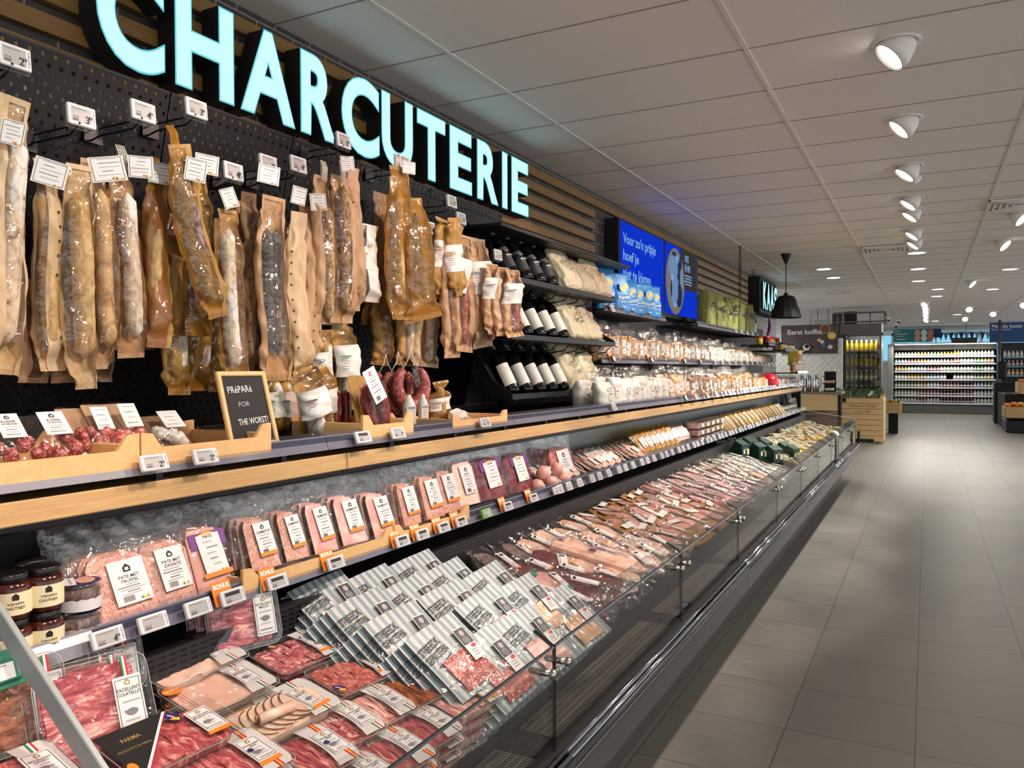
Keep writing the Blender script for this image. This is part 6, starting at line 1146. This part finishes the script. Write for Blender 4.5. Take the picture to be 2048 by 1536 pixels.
for i in range(3): r = thing('thermos_flask', T(-2.26+.14*i, 16.95+.06*(i % 2), 1.096), 'brushed steel thermos flask on the wooden counter, %s from the left' % nth(i), 'flask', 'steel flasks'); b = B(); b.lathe([(.055, 0), (.06, .01), (.06, .25), (.05, .29)], 'steel', None, 18); b.obj('body', r); b = B(); b.lathe([(.045, .29), (.05, .31), (.03, .345)], 'sky_label', None, 14); b.tube([(.055, 0, .25), (.095, 0, .24), (.095, 0, .1), (.06, 0, .08)], .008, 'ink', 6); b.obj('lid_and_handle', r)
r = thing('cup_dispenser', T(-1.72, 16.95, 1.096), 'black tiered stand with cups and lids on the wooden counter', 'stand')
b = B(); b.box((0, .1, .22), (.22, .03, .44), 'matte_black', .004); [b.box((0, 0, z), (.24, .2, .02), 'matte_black', .003) for z in (.01, .16, .3)]; b.obj('frame', r)
b = B(); b.box((0, 0, .425), (.22, .18, .05), 'card_white', .01); b.box((0, -.02, .2), (.18, .12, .05), 'spread_pink', .01); b.box((0, -.02, .05), (.16, .12, .05), 'stripe_white', .01); b.obj('cups', r)
r = thing('juice_fridge', T(-1.37, 20.5, 0), 'tall grey juice fridge with glass door and rail cage on top', 'fridge')
b = B(); b.box((0, .4, 1.2), (.86, .05, 2.4), 'mid_grey_metal'); [b.box((s*.42, 0, 1.2), (.03, .8, 2.4), 'mid_grey_metal', .004) for s in (-1, 1)]; b.box((0, 0, 2.46), (.87, .82, .27), 'mid_grey_metal', .006); b.box((0, 0, .1), (.86, .8, .2), 'dark_grey_metal'); b.box((-.37, -.40, 1.3), (.1, .03, 2.1), 'dark_grey_metal'); b.obj('cabinet', r)
for z in (.55, .9, 1.25, 1.6, 1.95): b = B(); b.box((.03, 0, z), (.8, .7, .02), 'dark_grey_metal'); b.obj('shelf', r)
b = B(); b.box((.05, -.405, 1.27), (.75, .012, 2.05), 'case_glass'); b.box((.41, -.41, 1.27), (.03, .03, 2.05), 'mid_grey_metal'); b.obj('glass_door', r)
L = bpy.data.lights.new('fridge_fill_light', 'AREA'); L.shape = 'RECTANGLE'; L.size = .7; L.size_y = .05; L.energy = 5; lo = bpy.data.objects.new('fridge_fill_light', L); COL.objects.link(lo); lo.parent = r; lo.matrix_local = T(.03, -.38, 2.3, .35)  # lamp added inside the cabinet to brighten the bottles
b = B()
for z in (2.64, 2.85): b.tube([(-.6, -.42, z), (.5, -.42, z), (.5, .5, z)], .018, 'mid_grey_metal', 8)
for x, y in ((-.5, -.42), (.2, -.42), (.5, -.42), (.5, .2)): b.tube([(x, y, 2.59), (x, y, 2.86)], .016, 'mid_grey_metal', 8)
b.obj('roof_rail', r)
plain('juice_yellow', 'd9b51e', .25, 0, .1); plain('juice_olive', 'a08f22', .25); plain('juice_green', '9aa86a', .25); plain('juice_red', '5a1f2a', .25)
def small_bottle(M, label, m, cap='card_white', h=.26, rr=.04, nm='juice_bottle', cat='bottle', group='juice bottles in the fridge', lb='card_white'):
    k = (nm, m, cap, h)
    if k in PROTO: return dup(PROTO[k], M, label)
    r = PROTO[k] = thing(nm, M, label, cat, group); b = B(); b.lathe([(rr*.85, 0), (rr, .012), (rr, h*.62), (rr*.5, h*.82), (rr*.45, h*.9)], m, None, 12); b.obj('body', r); b = B(); b.lathe([(rr*.5, h*.88), (rr*.52, h), (rr*.3, h+.002)], cap, None, 10); b.obj('cap', r)
    if lb: b = B(); b.lathe([(rr*1.02, h*.2), (rr*1.02, h*.48)], lb, None, 12); b.obj('label', r)
    return r
for z, m, nm in ((1.96, 'juice_yellow', 'bright yellow'), (1.61, 'juice_olive', 'golden'), (1.26, 'juice_green', 'pale green'), (.91, 'juice_red', 'dark red')):
    for i in range(7): small_bottle(T(-1.68+.105*i, 20.25, z), '%s juice bottle in the grey fridge, %s from the left' % (nm, nth(i)), m, lb=None if m.startswith('juice_y') else 'card_white' if m == 'juice_green' else None)
r = thing('plant_crate', T(-1.29, 18.45, 0), 'big slatted pale wood crate with burnt-in shop lettering holding potted plants', 'crate')
for k in range(8): b = B(); b.box((0, -.45, .1+.112*k if k else .1), (1.0, .03, .104), 'crate_wood', .003); b.box((.485, 0, .1+.112*k), (.03, .9, .104), 'crate_wood', .003); b.obj('slat', r)
b = B(); [b.box((x, y, .5), (.06, .06, .98), 'crate_wood', .003) for x in (-.46, .46) for y in (-.42, .42)]; b.box((0, 0, .86), (.94, .84, .03), 'crate_wood'); b.box((.02, -.468, .06), (.6, .006, .075), 'matte_black'); b.obj('frame', r)
b = B(); Mx = T(.08, -.467, 0, PI/2); b.text('Albert Heijn', .062, 'dark_wood', Mx, .03, .775, 0, .02, w=.55); b.text('Sinds 1887', .042, 'dark_wood', Mx, .03, .66, 0, .015, w=.31); b.box((-.35, .90, .004), (.11, .09, .01), 'matte_black', .003, Mx); b.obj('lettering', r)
plain('leaf_green', '2f6b2c', .5, 0, .4, 30); plain('petal_white', 'e9e2da', .5)
rg = random.Random(3)
for i in range(12):
    x, y = -1.72+.165*(i % 6), 18.1+.22*(i//6); r = thing('potted_plant', T(x, y, .88), lab(('front' if i < 6 else 'back')+' row leafy plant in clear sleeve on the wood crate', 'from the left'), 'plant', 'plants on the wood crate')
    b = B(); b.lathe([(.05, 0), (.075, .14), (.08, .15)], 'tray_plastic', None, 12); b.obj('sleeve', r); b = B()
    for k in range(26): a = rg.uniform(0, 6.3); q = rg.uniform(.02, .11); h = rg.uniform(.08, .26); b.add([(0, 0, .08), (q*math.cos(a)-.015*math.sin(a), q*math.sin(a)+.015*math.cos(a), h), (q*1.3*math.cos(a), q*1.3*math.sin(a), h+.02), (q*math.cos(a)+.015*math.sin(a), q*math.sin(a)-.015*math.cos(a), h)], [(0, 1, 2, 3)], 'leaf_green')
    b.obj('leaves', r)
    if i % 4 == 0: b = B(); [b.lathe([(.01, -.02), (.03, -.01), (.034, .01), (.02, .025)], 'petal_white', T(rg.uniform(-.05, .05), -.06, .12+.03*k), 10) for k in range(3)]; b.obj('blossom', r)
for i, (x, y, rr) in enumerate(((-2.6, 21, .06), (-2.1, 22.5, .13), (-1.75, 22, .16))):
    r = thing('support_post', T(x, y, 0), ('slim pale post behind the coffee poster', 'round grey pipe left of the juice fridge', 'thick grey pipe above the juice fridge')[i], 'post'); B().lathe([(rr, 0), (rr, 3)], ('wall_white', 'mid_grey_metal', 'dark_grey_metal')[i], None, 20).obj('shaft', r)
r = thing('vent_hood', T(-2.25, 20.6, 2.42), 'pale grey metal box above the coffee poster', 'box'); b = B(); b.box((0, 0, .15), (.36, .4, .32), 'case_liner', .006); b.obj('housing', r); b = B(); [b.tube([(s*.12, 0, .3), (s*.12, 0, .58)], .01, 'mid_grey_metal', 6) for s in (-1, 1)]; b.obj('hanger', r)
r = thing('citrus_display', T(-.72, 21.2, 0), 'small wood-sided fruit display right of the juice fridge', 'stand'); b = B(); b.box((0, 0, .62), (.34, .7, .26), 'crate_wood', .006); b.obj('crate', r); b = B(); b.box((0, .05, .25), (.2, .4, .5), 'matte_black'); b.obj('base', r)
for i in range(10): r = thing('lemon', T(-.84+.06*(i % 5), 20.95+.12*(i//5), .775), lab('small yellow fruit on the wood-sided display', 'from the left'), 'fruit', 'fruit right of the fridge'); b = B(); b.lathe([(.005, -.04), (.03, -.02), (.036, 0), (.03, .02), (.005, .04)], ('cheese_yellow', 'leaf_green', 'cheese_orange')[i % 3], None, 10); b.obj('fruit', r)
r = thing('floor_mat', T(-.80, 22.3, .004), 'dark mat on the floor right of the fruit display', 'mat'); B().box((0, 0, 0), (.34, .5, .008), 'dark_grey_metal', .002).obj('mat', r)
# ------------------------------------------------------------------ dairy wall
YD = 31.0
r = thing('dairy_shelving', T(.5, YD, 0), 'long open chiller wall with seven shelves of dairy bottles and jars', 'chiller')
b = B(); b.box((0, .75, 1.2), (3.2, .06, 2.4), 'liner_black'); b.box((0, .35, .15), (3.1, .8, .3), 'mid_grey_metal', .01); b.obj('back_and_base', r); b = B(); b.box((0, .1, 2.31), (3.1, .1, .22), 'mid_grey_metal'); [b.box((-1.55+.6*k, .045, 2.31), (.012, .01, .22), 'dark_grey_metal') for k in range(1, 6)]; b.box((0, .4, 2.42), (3.1, .8, .03), 'dark_grey_metal'); b.obj('header', r)
for k in range(3):
    L = bpy.data.lights.new('chiller_fill_light', 'AREA'); L.shape = 'RECTANGLE'; L.size = .95; L.size_y = .04; L.energy = 20; L.color = (1, .97, .9); lo = bpy.data.objects.new('chiller_fill_light', L); COL.objects.link(lo); lo.parent = r; lo.matrix_local = T(-1.0+k, -.45, 2.36, -.15)  # area lamps added to brighten the dairy shelves
b = B(); b.box((0, -.45, 2.38), (3.0, .06, .02), 'lamp_white'); b.box((0, -.2, 2.40), (3.0, .55, .02), 'mid_grey_metal'); b.obj('added_light_bar', r)  # glowing bar added to go with the extra shelf lamps
b = B(); b.box((-1.64, .25, 1.2), (.17, 1.1, 2.4), 'case_liner', .01); b.obj('end_panel', r)
DZ = [.36, .62, .90, 1.17, 1.45, 1.72, 1.97]
for z in DZ: b = B(); b.box((0, .3, z-.015), (3.05, .7, .02), 'matte_black'); b.box((0, -.06, z-.012), (3.05, .012, .045), 'rail_white', .002); b.obj('shelf', r)
for k, c in enumerate(('c9a7a0', 'e8e4d6', 'd7dcc0', '8fae7c', 'd9a24c', 'b9756c', 'a8c0d0', '7a3d34')): plain('dairy_%d' % k, c, .4)
PAL = {0: (1, 2, 5, 1, 7, 7, 7, 1, 1), 1: (2, 1, 5, 5, 7, 7, 5, 1, 2), 2: (3, 3, 4, 1, 5, 5, 7, 6, 3), 3: (1, 4, 4, 6, 1, 1, 1, 3, 4), 4: (4, 1, 6, 5, 2, 2, 1, 3, 1), 5: (6, 5, 4, 1, 0, 5, 1, 3, 4), 6: (2, 1, 4, 3, 4, 4, 1, 1, 1)}
for si, z in enumerate(DZ):
    n_ = 30
    for i in range(n_):
        x = -.97+.1*i; c = PAL[si][i*9//n_]
        if (si == 3 and i in (16, 17)): continue
        h = .19 if si not in (5, 6) or i > 17 else .15
        small_bottle(T(x, YD+.02, z), '%s container on the %s dairy shelf up, %s from the left' % (('pinkish', 'cream', 'pale lime', 'green', 'orange', 'rosy', 'pale blue', 'dark red')[c], nth(si), nth(i)), 'dairy_%d' % c, 'card_white' if c in (0, 3, 4, 5, 6, 7) else ('dairy_3', 'dairy_6')[c-1], h, .047, 'dairy_container', 'dairy container', 'containers on the dairy shelves', 'card_white')
b = B()
r = thing('side_chiller', T(2.55, 30.4, 0), 'blue-framed shelf of orange and yellow products at the right photo edge', 'chiller'); b = B(); b.box((0, .6, 1.2), (1.0, .06, 2.4), 'liner_black'); [b.box((-.5+q, .1, 1.3), (.05, .1, 2.2), 'blue_bag') for q in (0, 1.0)]; b.obj('frame', r)
for z in (1.3, 1.6, 1.9): b = B(); b.box((0, .2, z), (1.0, .6, .03), 'blue_bag_light'); b.obj('shelf', r)
for j, z in enumerate((1.315, 1.615, 1.915)):
    for i in range(8): small_bottle(T(2.12+.115*i, 30.42, z), 'orange container on the blue-framed side shelf, %s level up, %s from the left' % (nth(j), nth(i)), 'dairy_%d' % (4, 5, 1)[j], 'card_white', .2, .045, 'dairy_container', 'dairy container', 'containers on the blue side shelf')
# ------------------------------------------------------------------ fruit stand, banners and bunting
r = thing('fruit_stand', T(2.05, 24.4, 0), 'black stepped fruit stand at the right photo edge', 'stand'); b = B(); b.box((.25, .6, .45), (1.1, 2.6, .9), 'matte_black', .02); b.box((-.12, 2.0, .58), (.5, .6, 1.15), 'matte_black', .03); b.box((.1, -1.2, .15), (.9, 1.4, .3), 'black_metal', .02); b.obj('body', r); b = B(); b.box((-.2, 1.6, 1.5), (.22, .3, .5), 'matte_black', .05); b.box((-.2, 1.65, 1.9), (.05, .05, .4), 'matte_black'); b.obj('scale', r)
for i, (x, y, z, w) in enumerate(((1.95, 22.9, .36, .55), (2.1, 24.2, .55, .5), (2.35, 23.4, .95, .7))):
    r = thing('fruit_crate', T(x, y, z), 'open pale wood crate of fruit on the black stand, %s one up' % nth(i), 'crate', 'fruit crates'); b = B(); b.box((0, 0, .02), (w, .9, .04), 'crate_wood'); [b.box(c, d, 'crate_wood', .004) for c, d in (((-w/2, 0, .13), (.03, .9, .26)), ((w/2, 0, .13), (.03, .9, .26)), ((0, -.45, .13), (w, .03, .26)), ((0, .45, .13), (w, .03, .26)))]; b.obj('box', r)
    plain('orange_fruit', 'e8702a', .4) if 'orange_fruit' not in MATS else None; plain('yellow_fruit', 'e8b83a', .4) if 'yellow_fruit' not in MATS else None
    for k in range(28): a = thing('orange', T(x-w*.38+w*.25*(k % 4)+.02*(k % 3), y-.38+.125*(k//4), z+.26+.05*math.sin(PI*((k % 4)+.5)/4)), lab('orange fruit heaped in the %s pale crate up' % nth(i) if k % 4 < 2 else 'yellow fruit heaped in the %s pale crate up' % nth(i), 'by distance'), 'fruit', 'heaped citrus fruit'); m = 'orange_fruit' if k % 4 < 2 else 'yellow_fruit'; kk = ('or', m); 
    for o in [q for q in bpy.data.objects if q.name.startswith('orange') and q.type == 'EMPTY' and not q.children]:
        m = 'orange_fruit' if o['label'].startswith('orange') else 'yellow_fruit'
        if ('or', m) not in PROTO: b = B(); b.lathe([(.005, -.055), (.03, -.048), (.052, -.022), (.056, 0), (.052, .022), (.03, .048), (.005, .055)], m, None, 12); PROTO['or', m] = b.mesh('fruit')
        c = bpy.data.objects.new('fruit', PROTO['or', m]); COL.objects.link(c); c.parent = o
plain('banner_blue', '1d4f86', .6, 0, .1, 3); plain('banner_teal', '167a78', .6)
def banner(x0, x1, z0, z1, y, m, label, lines, ph=None):
    r = thing('hanging_banner', T((x0+x1)/2, y, (z0+z1)/2), label, 'banner'); w, h = x1-x0, z1-z0; B().box((0, 0, 0), (w, .02, h), m).obj('board', r); b = B(); Mx = T(0, -.012, 0, PI/2)
    for t, hh, yy, ww in lines: b.text(t, hh, 'card_white', Mx, -w/2+.06+ww/2, yy, 0, .02, w=ww)
    for k in range(ph or 0): b.ellipse(.09, .11, ('pate_pink', 'cheese_white', 'salami_slice')[k % 3], Mx, 12, w*(.12+.17*(k % 3)), h*(.2-.42*(k//3)), .001+.0005*k)
    b.obj('print', r); b = B(); [b.tube([(s*w*.4, 0, h/2), (s*w*.4, 0, CE-(z0+z1)/2)], .004, 'black_metal', 5) for s in (-1, 1)]; b.obj('wire', r)
banner(-1.03, .14, 2.44, 2.88, 30.0, 'banner_teal', 'teal hanging banner with food photos above the dairy wall', [('Extra', .06, .16, .16), ('komkommer', .06, .07, .36), ('voor je', .06, -.02, .24), ('voedsel', .06, -.11, .3)], 6)
banner(-.72, .42, 2.62, 2.93, 31.2, 'banner_blue', 'plain blue banner hanging behind the teal one', [('eenvoudig', .05, -.05, .5)]); banner(1.72, 2.9, 2.36, 2.98, 29.0, 'banner_blue', 'dark blue hanging banner with white words Met de at the right edge', [('Met de beste', .12, .19, .8), ('Dat kan heel goed', .06, .08, .5)])
r = thing('bunting', T(.2, 32.2, 2.86), 'string of blue and white triangular flags before the far windows', 'bunting'); b = B(); b.tube([(-.2+.28*k, 0, -.05*math.sin(PI*(k % 4)/4)) for k in range(9)], .006, 'card_white', 5); [b.tube([(-.2+1.12*k, 0, 0), (-.2+1.12*k, 0, .14)], .004, 'card_white', 5) for k in range(3)]; b.obj('cord', r)
for k in range(14): b = B(); b.add([(-.09, 0, 0), (.09, 0, 0), (0, 0, -.3)], [(0, 1, 2)], 'banner_blue' if k % 2 == 0 else 'sky_label'); b.obj('flag', r, T(-.1+.16*k, 0, -.03))
for i, (x, y) in enumerate(((-.98, 24.8), (-.75, 26), (-.9, 28.5))): r = thing('dome_camera', T(x, y, CE), 'small white dome camera on the far ceiling, %s from the fridge' % nth(i), 'camera', 'ceiling dome cameras'); b = B(); b.lathe([(.06, 0), (.06, -.06), (.05, -.07)], 'white_enamel', None, 16); b.obj('housing', r); b = B(); b.lathe([(.048, -.07), (.035, -.105), (.01, -.118)], 'ink', None, 14); b.obj('dome', r)
r = thing('support_post', T(1.92, 28, 0), 'slim grey pole in front of the dark blue banner', 'post'); B().lathe([(.04, 0), (.04, 3)], 'mid_grey_metal', None, 14).obj('shaft', r)
r = thing('hanging_sign_box', T(1.05, 29.6, 2.46), 'dark grey sign box hanging over the dairy wall before the bunting', 'sign'); b = B(); b.box((0, 0, 0), (.72, .1, .18), 'dark_grey_metal', .01); b.obj('box', r); b = B(); b.tube([(.05, 0, .09), (.05, 0, .54)], .012, 'mid_grey_metal', 6); b.obj('pole', r)
print('OBJECTS', len(bpy.data.objects))
